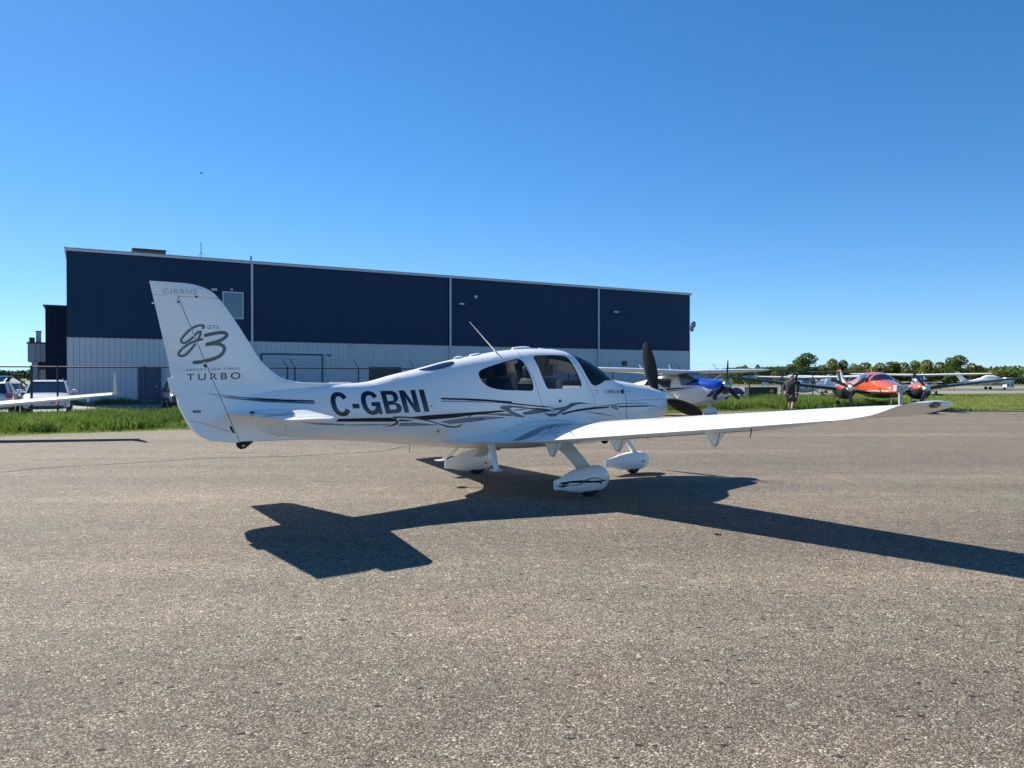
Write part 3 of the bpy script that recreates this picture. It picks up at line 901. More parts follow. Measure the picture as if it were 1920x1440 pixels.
def slab(name, zs, xa, xb, m, n=18, parent=plane, smooth=True):
    """sheet of thickness fin_t between the curves xa(z) and xb(z), closed all round"""
    mb = MB(); rings = []
    for z in zs:
        a, b_ = xa(z), xb(z)
        cs = [(1 - math.cos(PI * i / n)) / 2 for i in range(n + 1)]
        q = [a + (b_ - a) * c for c in cs]
        rings.append([Vector((x, -fin_t(x, z), z)) for x in q] + [Vector((x, fin_t(x, z), z)) for x in q[::-1]])
    mb.loft(rings)
    return mb.build(name, m, parent, smooth='y')
zs = [.875, .95, 1.05, 1.2, 1.35, 1.45, 1.50, 1.53, 1.548, 1.556, 1.562, 1.568, 1.575, 1.59, 1.61, 1.63, 1.655, 1.68, 1.71, 1.74, 1.77, 1.8, 1.84, 1.9, 1.97, 2.05, 2.15, 2.25, 2.35, 2.45, 2.52, 2.57]
fin = slab('fin', zs, lambda z: max(le(z), -3.75) if z < 1.5 else le(z), lambda z: hinge(z) + .004, PAINT, 26)
zr = [.866, .875, .9, .95, 1.02, 1.1, 1.18, 1.28, 1.3, 1.36, 1.435, 1.445, 1.5, 1.6, 1.63, 1.64, 1.7, 1.8, 1.9, 2.0, 2.1, 2.2, 2.3, 2.4, 2.5, 2.575]
rud = slab('rudder', zr, lambda z: hinge(z) - .004, te, PAINT, 10)
zc_ = [2.579, 2.6, 2.63, 2.66, 2.685, 2.7, 2.712, 2.722, 2.729]
cap = slab('rudder_cap', zc_, le, te, PAINT, 16, rud)
gap = slab('rudder_gap', [q for q in zr if q > .87], lambda z: hinge(z) + .03, lambda z: hinge(z) - .03, SEAM, 4)
for v in gap.data.vertices: v.co.y *= .93
FB = bvh_of(fin, rud, cap, fus)
FINB = bvh_of(fin, rud, cap)
# ---------------------------------------------------------------- tailplane
def airfoil_section(y, xl, xt_, z, t, n=12, twist=0.0, camber=0.0):
    up, lo = [], []
    for i in range(n + 1):
        c = (1 - math.cos(PI * i / n)) / 2
        th_ = t * foil(c) * .5; cm = camber * 4 * c * (1 - c)
        x = xl + (xt_ - xl) * c; zz = z + cm - twist * (c - 1)
        up.append(Vector((x, y, zz + th_))); lo.append(Vector((x, y, zz - th_)))
    return up + lo[::-1][1:-1]
def surf(name, secs, m, parent, n=12, **kw):
    mb = MB(); mb.loft([airfoil_section(*s, n=n) if len(s) == 5 else airfoil_section(*s[:5], n=n, twist=s[5], camber=s[6] if len(s) > 6 else 0) for s in secs])
    return mb.build(name, m, parent, smooth='y', **kw)
SZ = 1.222
for sg, nm in ((-1, 'tailplane'), (1, 'tailplane')):
    hx = lambda y: -4.02 - .10 * (1 - y / 1.96)       # hinge line of the elevator
    secs, esec = [], []
    for y in (0.02, .5, 1.0, 1.5, 1.85, 1.92, 1.955, 1.965):
        f_ = y / 1.96
        L_ = -3.47 - .37 * f_; T_ = -4.43 + .09 * f_
        t = .078 - .026 * f_
        if y > 1.9: L_ -= (y - 1.9) * 1.2; t *= (1 - (y - 1.9) / .075)
        secs.append((y * sg, L_, T_, SZ, max(t, .006)))
    o = surf(nm, secs, PAINT, plane, 16)
    if sg < 0: stab_near = o
# ---------------------------------------------------------------- wings
def wing_secs(sg):
    tab = [(.30, .80, -1.64, .74, .10, .14, .03), (.50, .82, -1.56, .748, .14, .13, .05), (.62, .80, -1.42, .752, .17, .12, .055), (.72, .775, -1.24, .753, .19, .12, .055), (.85, .76, -1.06, .755, .20, .12, .055), (1.0, .755, -.90, .758, .20, .12, .055),
           (1.2, .752, -.79, .775, .20, .12, .055), (1.5, .752, -.71, .81, .195, .115, .052), (2.0, .757, -.63, .866, .185, .11, .05), (3.0, .767, -.49, .98, .165, .095, .045), (4.0, .782, -.33, 1.092, .145, .08, .038), (4.8, .80, -.21, 1.185, .13, .066, .033),
           (5.15, .81, -.165, 1.226, .126, .056, .028), (5.30, .81, -.155, 1.247, .122, .050, .022), (5.42, .805, -.145, 1.270, .116, .042, .016), (5.52, .80, -.135, 1.292, .112, .030, .010), (5.61, .80, -.13, 1.322, .108, .012, .004), (5.69, .80, -.125, 1.355, .102, -.005, 0), (5.76, .80, -.115, 1.385, .094, -.020, 0), (5.81, .79, -.09, 1.402, .082, -.026, 0), (5.842, .76, -.04, 1.412, .062, -.03, 0), (5.862, .71, .03, 1.416, .036, -.03, 0), (5.87, .62, .12, 1.416, .010, -.03, 0)]
    return [(y * sg, L_, T_, z, t, tw, cb) for y, L_, T_, z, t, tw, cb in tab]
wings = []
for sg in (-1, 1):
    w_ = surf('wing', wing_secs(sg), PAINT, plane, 22); wings.append(w_)
WB = bvh_of(wings[0])
hl_ = hit(WB, 1753, 759)
for sg in (-1, 1):     # navigation lamp under a clear lens on each tip
    c_ = hl_[0] + hl_[1] * .002; n_ = hl_[1]
    if sg > 0: c_ = Vector((c_.x, -c_.y, c_.z)); n_ = Vector((n_.x, -n_.y, n_.z))
    ax = Vector((1, 0, 0)); t2 = n_.cross(ax).normalized(); t1 = t2.cross(n_).normalized()
    for nm, a_, b__, h_, m_ in (('tip_lamp', .092, .032, .020, LENS), ('lamp_bezel', .098, .037, .003, MGREY), ('reflector', .075, .026, .008, STEEL), ('bulb', .022, .012, .016, PAINT)):
        rings = [[c_ + t1 * (a_ * q * math.cos(t)) + t2 * (b__ * q * math.sin(t)) + n_ * (h_ * hh) for t in np.linspace(0, 2 * PI, 20, endpoint=False)] for q, hh in ((1, -.6), (1, .1), (.9, .55), (.65, .85), (.3, 1.0), (.04, 1.02))]
        mb = MB(); mb.loft(rings); mb.build(nm, m_, wings[0 if sg < 0 else 1], smooth='y')
def wing_z(x, y, lower=True):
    b = BVHTree.FromPolygons([v.co.copy() for v in wings[0 if y < 0 else 1].data.vertices], [tuple(p.vertices) for p in wings[0 if y < 0 else 1].data.polygons])
    h = b.ray_cast(Vector((x, y, -1 if lower else 3)), Vector((0, 0, 1 if lower else -1)))
    return h[0].z if h[0] else 1
# flap and aileron trailing edges, a finger deep
for sg, w_ in ((-1, wings[0]), (1, wings[1])):
    T_ = [(q[0], q[2], q[3]) for q in wing_secs(1)]
    def tex(y): return float(np.interp(y, [t[0] for t in T_], [t[1] for t in T_])), float(np.interp(y, [t[0] for t in T_], [t[2] for t in T_]))
    for nm, ya, yb in (('flap', .95, 3.28), ('aileron', 3.31, 5.16)):
        rings = []
        for y in np.linspace(ya, yb, 9):
            tx, tz = tex(y)
            k_ = min(1, max(.05, (y - ya) / .5 if nm == 'flap' else 1), max(.05, (yb - y) / .6 if nm == 'aileron' else 1))
            rings.append([Vector((tx + .16, y * sg, tz - .004)), Vector((tx - .010, y * sg, tz + .002)), Vector((tx - .008, y * sg, tz - .008 * k_)), Vector((tx + .03, y * sg, tz - .036 * k_)), Vector((tx + .16, y * sg, tz - .05 * k_))])
        mb = MB(); mb.loft(rings); mb.build(nm, PAINT, w_)
# hinge fairings under the trailing edge
for sg in (-1, 1):
    for y, zb_ in ((1.12, .535), (2.42, .71), (3.80, .875)):
        x0 = -.30 if y < 3 else -.15
        zt_ = wing_z(x0 - .05, y * sg) - .004
        mb = MB()
        mb.prism([(x0 + .16, zt_), (x0 - .24, zt_), (x0 - .10, zb_ + .02), (x0 - .075, zb_), (x0 - .045, zb_), (x0 - .02, zb_ + .03)], y * sg - .014, y * sg + .014)
        hf = mb.build('flap_hinge_fairing', PAINT, plane, bevel=.005)
        MB().lathe([(.009, -.02), (.009, .02)], 8, 'y', (x0 - .06, y * sg, zb_ + .022)).build('bolt', DMETAL, hf)
        pth = [(x0 - .05 + .06 * math.sin(t * 1.2), y * sg - .0165 if sg < 0 else y * sg + .0165, zb_ + .02 + (zt_ - zb_ - .03) * t) for t in (0, .3, .6, 1)]
        MB().tube(pth, .004, 4).build('fairing_seam', SEAM, hf)
MB().tube([(-.26, -4.32, 1.115), (-.30, -4.33, 1.02)], .006, 5).build('static_wick', BLACK, plane)
mb = MB(); mb.ball((-.22, -2.02, .815), .04, 10, 6, (1.5, .7, .9)); mb.build('fuel_drain_cover', BLACK, plane, smooth='all')
MB().lathe([(.018, -.006), (.018, .006)], 10, 'y', (-.28, -2.85, .915)).build('tie_down_ring', STEEL, plane)

# ---------------------------------------------------------------- gear
def spat(x0, x1, y, z0, z1, w, name, parent=plane, tail_z=.20):
    """teardrop wheel fairing, nose at x1"""
    L_ = x1 - x0; rings = []
    tz = pchip([0, .12, .35, .6, .8, .93, 1], [.062, .085, .150, .182, .175, .12, .02])
    tw = pchip([0, .12, .35, .6, .8, .93, 1], [.010, .030, .72 * w, w, w * .97, w * .62, .02])
    sc = (z1 - z0) / .36
    for u in list(np.linspace(0, .9, 15)) + [.93, .955, .975, .99, 1]:
        zc = tail_z + (z0 + (z1 - z0) * .52 - tail_z) * pchip([0, .4, .7, 1], [0, .75, 1, .95])(u)
        rings.append([Vector((x0 + L_ * u, y + tw(u) * math.copysign(abs(math.cos(a)) ** .85, math.cos(a)), zc + tz(u) * sc * math.copysign(abs(math.sin(a)) ** .9, math.sin(a)))) for a in np.linspace(0, 2 * PI, 28, endpoint=False)])
    mb = MB(); mb.loft(rings); return mb.build(name, PAINT, parent, smooth='y', fix=True)
def wheel(x, y, r, w, parent=plane):
    mb = MB(); mb.lathe([(r * .5, -w / 2), (r * .85, -w / 2), (r * .97, -w * .36), (r, -w * .15), (r, w * .15), (r * .97, w * .36), (r * .85, w / 2), (r * .5, w / 2)], 28, 'y', (x, y, r))
    o = mb.build('wheel', RUBBER, parent, smooth='y')
    MB().lathe([(.02, -w / 2 - .005), (r * .5, -w / 2 - .005), (r * .5, w / 2 + .005), (.02, w / 2 + .005)], 16, 'y', (x, y, r)).build('rim', STEEL, o)
    return o
spats = []
for sg in (-1, 1):
    y = 1.442 * sg
    sp_ = spat(-.60, .385, y, .052, .415, .115, 'wheel_fairing'); spats.append(sp_)
    wheel(.02, y, .185, .13)
    # spring leg: flat tapering blade from the belly to the axle
    path = [(.02, .60, .70), (.02, .86, .655), (.03, 1.02, .58), (.04, 1.16, .48), (.045, 1.28, .39), (.03, 1.37, .33), (.02, 1.42, .25)]
    wd = [.27, .20, .155, .145, .14, .17, .20]; th_ = [.05, .042, .036, .033, .033, .045, .05]
    rings = []
    for (x, yy, z), a, t in zip(path, wd, th_):
        rings.append([Vector((x + a * math.cos(q), yy * sg + t * math.sin(q) * .8, z + t * math.sin(q) * .7)) for q in np.linspace(0, 2 * PI, 20, endpoint=False)])
    P = [np.array([[p.x, p.y, p.z] for p in r_]) for r_ in rings]
    fine = []
    for i in range(len(P) - 1):
        a, b_, c, d = P[max(i - 1, 0)], P[i], P[i + 1], P[min(i + 2, len(P) - 1)]
        for t in (0, .25, .5, .75): fine.append(.5 * (2 * b_ + (c - a) * t + (2 * a - 5 * b_ + 4 * c - d) * t * t + (-a + 3 * b_ - 3 * c + d) * t**3))
    fine.append(P[-1])
    mb = MB(); mb.loft([[Vector(p) for p in r_] for r_ in fine]); mb.build('gear_leg', PAINT, plane, smooth='y')
    # hub inspection cap on both flanks of the fairing
    for s2 in (-1, 1):
        MB().lathe([(.001, 0), (.016, 0), (.016, .004)], 12, 'y', (.13, y + s2 * .122, .19)).build('hub_plug', DMETAL, sp_)
spn = spat(1.63, 2.655, 0, .045, .36, .105, 'nose_wheel_fairing', tail_z=.205)
wheel(2.27, 0, .165, .12)
MB().lathe([(.001, 0), (.016, 0), (.016, .004)], 12, 'y', (2.42, -.115, .2)).build('hub_plug', DMETAL, spn)
MB().tube([(1.98, 0, .78), (2.12, 0, .58), (2.36, 0, .30)], [.055, .05, .042], 14, flat=.9).build('nose_leg', PAINT, plane, smooth='y')
# boarding steps
mb = MB()
mb.tube([(-1.02, -.55, .72), (-1.0, -.60, .55), (-.975, -.63, .36)], [.060, .052, .045], 14, flat=.28)
mb.box(-1.06, -.93, -.72, -.58, .345, .358)
mb.build('boarding_step', PAINT, plane, smooth='y')
mb = MB()
mb.tube([(-.80, .60, .62), (-.92, .66, .48), (-1.06, .72, .385)], [.032, .026, .022], 10, flat=.5)
mb.tube([(-.70, .52, .60), (-.80, .60, .48), (-.90, .66, .36)], .008, 6)
mb.box(-1.16, -1.0, .64, .80, .365, .378)
mb.build('boarding_step', PAINT, plane, smooth='y')
MB().tube([(-2.05, -.1, .73), (-2.05, -.1, .62)], .004, 5).build('belly_probe', BLACK, plane)
mb = MB(); mb.ball((-.45, .1, .56), .035, 8, 6, (1.5, .8, .7)); mb.build('belly_light', STEEL, plane)
# ---------------------------------------------------------------- propeller
PX, PZ = 2.86, 1.27
mb = MB(); mb.lathe([(.145, -.10), (.145, 0), (.14, .05), (.125, .11), (.10, .17), (.065, .22), (.025, .25), (.002, .255)], 28, 'x', (PX, 0, PZ))
mb.build('spinner', mat('spinner_paint', (.8, .8, .78), .2, coat=.8), plane, smooth='all')
for k in range(3):
    a = R(18.0) - k * 2 * PI / 3
    rad = Vector((0, math.sin(a), math.cos(a))); tan = Vector((0, math.cos(a), -math.sin(a)))
    rr = [.12, .2, .3, .42, .56, .7, .82, .92, .985, 1.02, 1.035]
    ww = [.05, .06, .085, .110, .122, .120, .108, .089, .060, .034, .008]
    tk = [.04, .032, .024, .018, .014, .012, .010, .008, .006, .004, .002]
    tw = [50, 44, 34, 26, 20, 16, 13, 11, 10, 9, 9]
    rings = []
    for r_, w_, t_, g_ in zip(rr, ww, tk, tw):
        g_ = R(g_); ch = tan * math.cos(g_) + Vector((-1, 0, 0)) * math.sin(g_); nn = tan * math.sin(g_) + Vector((1, 0, 0)) * math.cos(g_)
        off = -.02 * (r_ / 1.0) ** 2
        rings.append([Vector((PX, 0, PZ)) + rad * r_ + ch * (w_ * math.cos(q) + off) + nn * (t_ * math.sin(q)) for q in np.linspace(0, 2 * PI, 16, endpoint=False)])
    mb = MB(); mb.loft(rings); mb.build('propeller_blade', BLADE, plane, smooth='y')
# ---------------------------------------------------------------- spine fittings
def on_top(px):          # point of the crown line seen in column px
    best = None
    for py in np.arange(640, 760, .25):
        h = hit(SB, px, py)
        if h[0]: return h[0]
x = [on_top(p) for p in (925, 979, 891, 858, 1022)]
def puck(px, length, h, w, name):
    p = on_top(px); xx = p.x + .0
    z = ztop(xx); sl_ = math.atan((ztop(xx + .05) - ztop(xx - .05)) / .1)
    M = Matrix.Translation((xx, 0, z - .006)) @ Matrix.Rotation(-sl_, 4, 'Y')
    mb = MB(); rings = []
    for q, hh in ((1.0, 0), (.97, .35), (.85, .8), (.5, 1.0), (.05, 1.05)):
        rings.append([M @ Vector((length / 2 * q * math.cos(t), w / 2 * q * math.sin(t), h * hh)) for t in np.linspace(0, 2 * PI, 20, endpoint=False)])
    mb.loft(rings); return mb.build(name, PAINT, plane, smooth='y')
puck(979, .36, .042, .14, 'antenna_dome'); puck(891, .20, .03, .10, 'antenna_dome'); puck(859, .16, .035, .08, 'antenna_dome'); puck(1022, .14, .018, .08, 'antenna_dome')
p = on_top(926)
xx = p.x
tip_d = lray(881, 604); t_ = (0 - tip_d[0].y) / tip_d[1].y; tp = tip_d[0] + tip_d[1] * t_
MB().tube([(xx + .10, 0, ztop(xx + .1) - .01), (xx + .03, 0, ztop(xx) + .0), (xx - .0, 0, ztop(xx) + .03), (tp.x, 0, tp.z)], [.012, .016, .010, .004], 8).build('whip_antenna', PAINT, plane, smooth='y')
stroke_quads('antenna_seam', [([Z3(205, 345), Z3(262, 393)], .6), ([Z3(185, 408), Z3(235, 395)], .5)], SEAM, plane, SB, .001)
# tail tie-down skid
mb = MB(); mb.prism([(-4.33, .872), (-4.31, .80), (-4.27, .775), (-4.22, .78), (-4.12, .862), (-4.08, .875)], -.012, .012); sk = mb.build('tail_skid', BLACK, plane)
MB().lathe([(.014, -.014), (.014, .014)], 10, 'y', (-4.24, 0, .815)).build('skid_hole', LGREY, sk)
MB().tube([(-5.185, 0, 2.48), (-5.24, 0, 2.478)], .006, 5).build('static_wick', PAINT, rud)
# ---------------------------------------------------------------- markings
REG = mat('registration_black', (.014, .016, .020), .3, coat=.3)
def reg_pt(xp, v):                   # sheared frame of the registration: xp along the row, v from foot 0 to head 1
    k = (xp - 71) / 930
    top, bot = 806 - 31 * k, 1031 - 45 * k
    y = bot + (top - bot) * v
    return Z2(xp + .27 * (y - 780), y)
def arc(cx, cy_, rx, ry, a0, a1, n=22, e=2.25):
    out = []
    for t in np.linspace(R(a0), R(a1), n):
        c, q = math.cos(t), math.sin(t)
        out.append((cx + rx * math.copysign(abs(c) ** (2 / e), c), cy_ + ry * math.copysign(abs(q) ** (2 / e), q)))
    return out
SW = 47
def gC(x0, x1, a=30): cx, rx = (x0 + x1) / 2, (x1 - x0) / 2; return [arc(cx, .5, rx, .52, a, 360 - a, 40) + arc(cx, .5, rx - SW, .335, 360 - a, a, 40)]
def gG(x0, x1):
    cx, rx = (x0 + x1) / 2, (x1 - x0) / 2
    return [arc(cx, .5, rx, .52, 30, 300, 36) + [(x1 - 40, .10), (x1 - 32, 0), (x1, 0), (x1, .53), (cx + 4, .53), (cx + 4, .35), (x1 - SW + 2, .35)] + arc(cx, .5, rx - SW, .335, 318, 30, 36)]
def gB(x0, x1):
    def bowl(v0, v1, xr, ti, to):
        c, h = (v0 + v1) / 2, (v1 - v0) / 2; xm = xr - 66
        return [(x0 + SW, v1)] + arc(xm, c, 66, h, 90, -90, 20) + [(x0 + SW, v0), (x0 + SW, v0 + ti)] + arc(xm, (v0 + ti + v1 - to) / 2, 66 - SW, (v1 - to - v0 - ti) / 2, -90, 90, 16) + [(x0 + SW, v1 - to)]
    return [[(x0, 0), (x0 + SW, 0), (x0 + SW, 1), (x0, 1)], bowl(.47, 1, x1 - 8, .08, .17), bowl(0, .47, x1, .17, .09)]
def gN(x0, x1): return [[(x0, 0), (x0 + SW, 0), (x0 + SW, .66), (x1 - SW - 6, 0), (x1, 0), (x1, 1), (x1 - SW, 1), (x1 - SW, .36), (x0 + SW + 6, 1), (x0, 1)]]
for pls in (gC(71, 249), [[(272, .29), (338, .29), (338, .49), (272, .49)]], gG(366, 545), gB(577, 742), gN(757, 916), [[(951, 0), (951 + SW + 3, 0), (951 + SW + 3, 1), (951, 1)]]):
    drape('letter', [[reg_pt(*q) for q in pl] for pl in pls], REG, plane, SB, 5, .003)
def poly(zf, pts, sm=True): return smooth_path([zf(*p) for p in pts], 3, True) if sm else [zf(*p) for p in pts]
K = [poly(Z2, p, False) for p in (
    [(182, 1055), (148, 1082), (700, 1083), (735, 1076), (722, 1060), (680, 1043), (450, 1048)], [(768, 1060), (905, 1070), (850, 1078), (752, 1078)],
    [(880, 1037), (1030, 1022), (1200, 1010), (1500, 990), (1750, 973), (1805, 983), (1650, 1002), (1430, 1024), (1300, 1045), (1030, 1066), (960, 1052)],
    [(1165, 853), (1400, 858), (1600, 868), (1850, 888), (1850, 901), (1600, 883), (1165, 869)])]
K += [poly(Z3, p, False) for p in (
    [(-2, 735), (120, 740), (250, 753), (400, 771), (560, 787), (705, 801), (640, 803), (400, 782), (150, 755), (-2, 747)],
    [(0, 848), (130, 840), (262, 828), (296, 834), (200, 848), (100, 853), (0, 857)], [(358, 824), (480, 808), (560, 808), (640, 816), (722, 843), (600, 822), (480, 816), (372, 829)],
    [(745, 853), (820, 833), (900, 815), (1010, 800), (1140, 796), (1140, 806), (1000, 819), (860, 838), (765, 863)], [(1212, 791), (1350, 787), (1500, 786), (1455, 796), (1222, 802)], [(1485, 787), (1562, 792), (1490, 794)])]
Dk = [poly(Z2, p, False) for p in (
    [(690, 1035), (760, 1030), (860, 1035), (960, 1045), (1060, 1072), (1160, 1103), (1250, 1125), (1310, 1128), (1350, 1115), (1380, 1105), (1345, 1132), (1290, 1141), (1225, 1137), (1150, 1110), (1050, 1080), (900, 1055), (800, 1048), (745, 1050), (738, 1060), (760, 1085), (750, 1110), (700, 1126), (600, 1131), (680, 1115), (722, 1095), (728, 1075), (705, 1050)],
    [(1735, 940), (1775, 928), (1850, 928), (1850, 945), (1800, 945), (1810, 965), (1850, 985), (1850, 1003), (1790, 975)])]
Dk += [poly(Z3, p, False) for p in (
    [(250, 800), (272, 787), (330, 786), (420, 793), (490, 803), (440, 808), (350, 803), (332, 812), (350, 832), (400, 855), (455, 876), (440, 883), (372, 879), (330, 850), (290, 825), (255, 814)],
    [(60, 852), (160, 855), (280, 850), (330, 855), (358, 870), (280, 869), (160, 865), (60, 861)],
    [(430, 845), (520, 822), (600, 818), (690, 832), (620, 842), (540, 855), (450, 865)],
    [(655, 815), (720, 806), (785, 795), (832, 766), (900, 760), (1010, 775), (900, 775), (862, 786), (800, 820), (742, 850), (702, 876), (660, 879), (604, 848), (660, 852), (712, 850), (745, 826), (700, 826)],
    [(920, 834), (1060, 849), (1215, 880), (1060, 857)])]
G_ = [poly(Z2, p, False) for p in (
    [(0, 1093), (240, 1107), (235, 1121), (0, 1113)], [(250, 1112), (420, 1108), (600, 1108), (680, 1100), (660, 1112), (560, 1119), (250, 1119)], [(768, 1095), (900, 1090), (1000, 1098), (1160, 1116), (1000, 1121), (752, 1127)],
    [(1155, 1082), (1400, 1045), (1600, 1030), (1750, 1035), (1790, 1042), (1600, 1067), (1400, 1092), (1250, 1106)], [(1170, 880), (1450, 884), (1740, 905), (1450, 896), (1170, 891)], [(1420, 1035), (1470, 1008), (1600, 1006), (1850, 1022), (1850, 1034), (1600, 1014), (1480, 1016), (1438, 1042)])]
G_ += [poly(Z3, p, False) for p in ([(0, 898), (100, 881), (200, 878), (310, 886), (150, 902), (0, 925)], [(1020, 792), (1100, 785), (1175, 778), (1230, 768), (1380, 765), (1500, 772), (1380, 774), (1230, 777), (1202, 790), (1226, 822), (1190, 820), (1150, 800), (1170, 791), (1100, 793)])]
G_ += [poly(Z8, [(1100, 430), (1300, 440), (1420, 448), (1420, 472), (1300, 460)], False)]
for q in G_: drape('grey_stripe', [q], MGREY, plane, SB, 6, .0022)
for q in Dk: drape('dark_swirl', [q], DGREY, plane, SB, 6, .0030)
for q in K: drape('black_stripe', [q], BLACK, plane, SB, 6, .0038)
drape('tail_stripe', [[Z1(*p) for p in [(437, 935), (500, 946), (600, 961), (800, 981), (1100, 996), (1315, 1003), (1320, 1015), (1000, 1005), (700, 978), (560, 958)]]], BLACK, plane, FB, 6)
drape('tail_stripe', [[Z1(*p) for p in [(580, 973), (800, 991), (1100, 1007), (1322, 1020), (1322, 1030), (950, 1016), (700, 991)]]], DGREY, plane, FB, 6)
g_path = [(482, 462), (490, 447), (470, 440), (430, 447), (380, 477), (338, 520), (318, 553), (332, 572), (362, 565), (402, 535), (445, 492), (466, 492), (448, 540), (405, 605), (352, 660), (312, 670), (300, 650), (330, 612), (385, 575), (440, 553), (476, 545)]
t_path = [(500, 516), (560, 502), (625, 494), (657, 503), (655, 525), (615, 552), (555, 572), (505, 584), (560, 578), (612, 584), (642, 606), (632, 645), (590, 680), (500, 708), (415, 720)]
stroke_quads('script_emblem', [([Z1(*p) for p in g_path], 4.3)], DGREY, plane, FINB, .003)
stroke_quads('script_emblem', [([Z1(*p) for p in t_path], 6.4)], DGREY, plane, FINB, .003)
def rect(zf, x0, y0, x1, y1, dy=0): return [zf(x0, y0), zf(x1, y0 + dy), zf(x0, y1), zf(x1, y1 + dy)]
text_on('lettering', 'GTS', rect(Z1, 515, 440, 602, 468), DGREY, plane, FINB, spacing=1.15)
text_on('lettering', 'TURBO', rect(Z1, 362, 805, 762, 855, -13), BLACK, plane, FINB, spacing=1.45)
text_on('lettering', 'GENERATION THREE', rect(Z1, 355, 767, 757, 783, -11), DGREY, plane, FINB, spacing=1.4)
text_on('lettering', 'CIRRUS', rect(Z1, 182, 163, 436, 203, 4), LGREY, plane, FINB, offset=.015, spacing=1.2)
text_on('lettering', 'CIRRUS', rect(Z3, 1106, 660, 1226, 687, 0), BLACK, plane, SB, offset=.018, spacing=1.2)
text_on('lettering', 'SR22', rect(Z3, 1284, 669, 1322, 679), DGREY, plane, SB, spacing=1.3)
drape('logo_block', [[Z3(1238, 657), Z3(1262, 658), Z3(1262, 692), Z3(1243, 690), Z3(1236, 675)]], BLACK, plane, SB)
stroke_quads('lettering', [([Z3(1125, 697), Z3(1232, 695)], .45), ([Z3(1140, 712), Z3(1210, 712)], .45)], MGREY, plane, SB)
drape('data_plate', [[Z1(405, 1078), Z1(467, 1078), Z1(467, 1095), Z1(405, 1096)]], DGREY, plane, FINB)
drape('warning_triangle', [[Z2(1117, 1187), Z2(1158, 1187), Z2(1137, 1149)]], YELLOW, plane, SB, 5)
stroke_quads('warning_mark', [([Z2(1137, 1162), Z2(1137, 1176)], .7)], BLACK, plane, SB, .005)
for q in [[(283, 240), (300, 240), (306, 268), (294, 274), (286, 262)], [(486, 730), (503, 727), (512, 752), (498, 760), (487, 742)], [(682, 1197), (697, 1197), (722, 1250), (708, 1248), (688, 1222)], [(420, 218), (448, 220), (440, 236), (430, 236)]]:
    drape('hinge_gap', [[Z1(*p) for p in q]], BLACK, plane, FINB if q[0][0] != 682 else FB, 5)
# seams
def seam(name, zf, pts, w=.55, bv=None, m=SEAM, par=plane): return stroke_quads(name, [([zf(*p) for p in pts], w)], m, par, bv or SB, .0015)
#seam('rudder_gap', Z1, [(292, 222), (345, 350), (420, 540), (500, 745), (610, 975), (690, 1190), (742, 1308)], .8, FB)
#seam('rudder_cap_gap', Z1, [(285, 219), (430, 217), (575, 222)], .8, FINB)
seam('rudder_base_seam', Z1, [(382, 1160), (500, 1180), (640, 1225), (690, 1238)], .5, FB)
seam('door_gap', Z3, [(392, 345), (440, 415), (490, 500), (545, 620), (580, 730), (608, 810)])
seam('door_gap', Z3, [(832, 385), (880, 455), (935, 545), (985, 645), (1015, 710), (1027, 770), (1018, 800), (990, 830), (960, 845)], .5)
seam('cowl_seam', Z3, [(1240, 612), (1262, 650), (1276, 700), (1285, 780), (1287, 897)], .8)
seam('cowl_seam', Z3, [(1288, 748), (1360, 745), (1450, 740), (1560, 736), (1625, 738)], .5)
seam('fairing_seam', Z3, [(0, 1078), (200, 1020), (350, 968), (450, 935), (560, 915), (700, 908), (850, 918)], .5)
seam('cowl_flap_outline', Z3, [(1006, 664), (1040, 662), (1052, 675), (1040, 692), (1014, 700)], .5)
seam('cheek_fairing', Z3, [(1455, 840), (1500, 810), (1530, 795)], .6, m=LGREY)
ang = np.linspace(0, 2 * PI, 26)
seam('access_panel_outline', Z2, [(657 + 172 * math.cos(t), 1070 + 95 * math.sin(t)) for t in ang], .45, m=LGREY)
seam('access_panel_outline', Z8, [(770 + 125 * math.cos(t), 540 + 105 * math.sin(t)) for t in ang], .3, m=MGREY)
mb = MB()
scr = [(Z8, p) for p in [(272, 446), (594, 487), (651, 492), (770, 432), (879, 474), (879, 585), (772, 640)]] + [(Z1, p) for p in [(428, 1164), (466, 1173), (504, 1183), (543, 1194), (580, 1204), (618, 1216), (655, 1223), (312, 229)]] + [(Z3, p) for p in [(1290, 748), (1356, 745), (1450, 738), (1540, 735), (1290, 780), (1290, 810)]] + [(Z2, p) for p in [(552, 982), (757, 968), (655, 1156), (490, 1062), (553, 1142)]]
V, T = [], []
for zf, p in scr:
    cx, cy_ = zf(*p); n = len(V); V += [(cx + .62 * math.cos(t), cy_ + .62 * math.sin(t)) for t in np.linspace(0, 2 * PI, 8, endpoint=False)]; T.append(tuple(range(n, n + 8)))
drape('screws', None, DGREY, plane, FB, 5, .002, tris=(V, T))
def disc(name, zf, c, r, m, bv, lift=.004):
    cx, cy_ = zf(*c); V = [(cx + r * math.cos(t), cy_ + r * math.sin(t)) for t in np.linspace(0, 2 * PI, 16, endpoint=False)]
    return drape(name, None, m, plane, bv, 5, lift, tris=(V, [tuple(range(16))]))
disc('door_lock', Z3, (742, 750), 2.9, BLACK, SB); disc('lock_barrel', Z3, (743, 750), 1.1, LGREY, SB, .006)
disc('static_port', Z2, (1073, 932), 1.6, MGREY, SB)
drape('spine_window', [smooth_path([Z2(*p) for p in [(950, 583), (1010, 566), (1100, 539), (1200, 514), (1270, 503), (1292, 510), (1290, 525), (1250, 548), (1160, 575), (1080, 588), (1000, 591)]], 3, True)], mat('spine_glass', (.015, .02, .03), .05, coat=1), plane, SB, 4, .003)
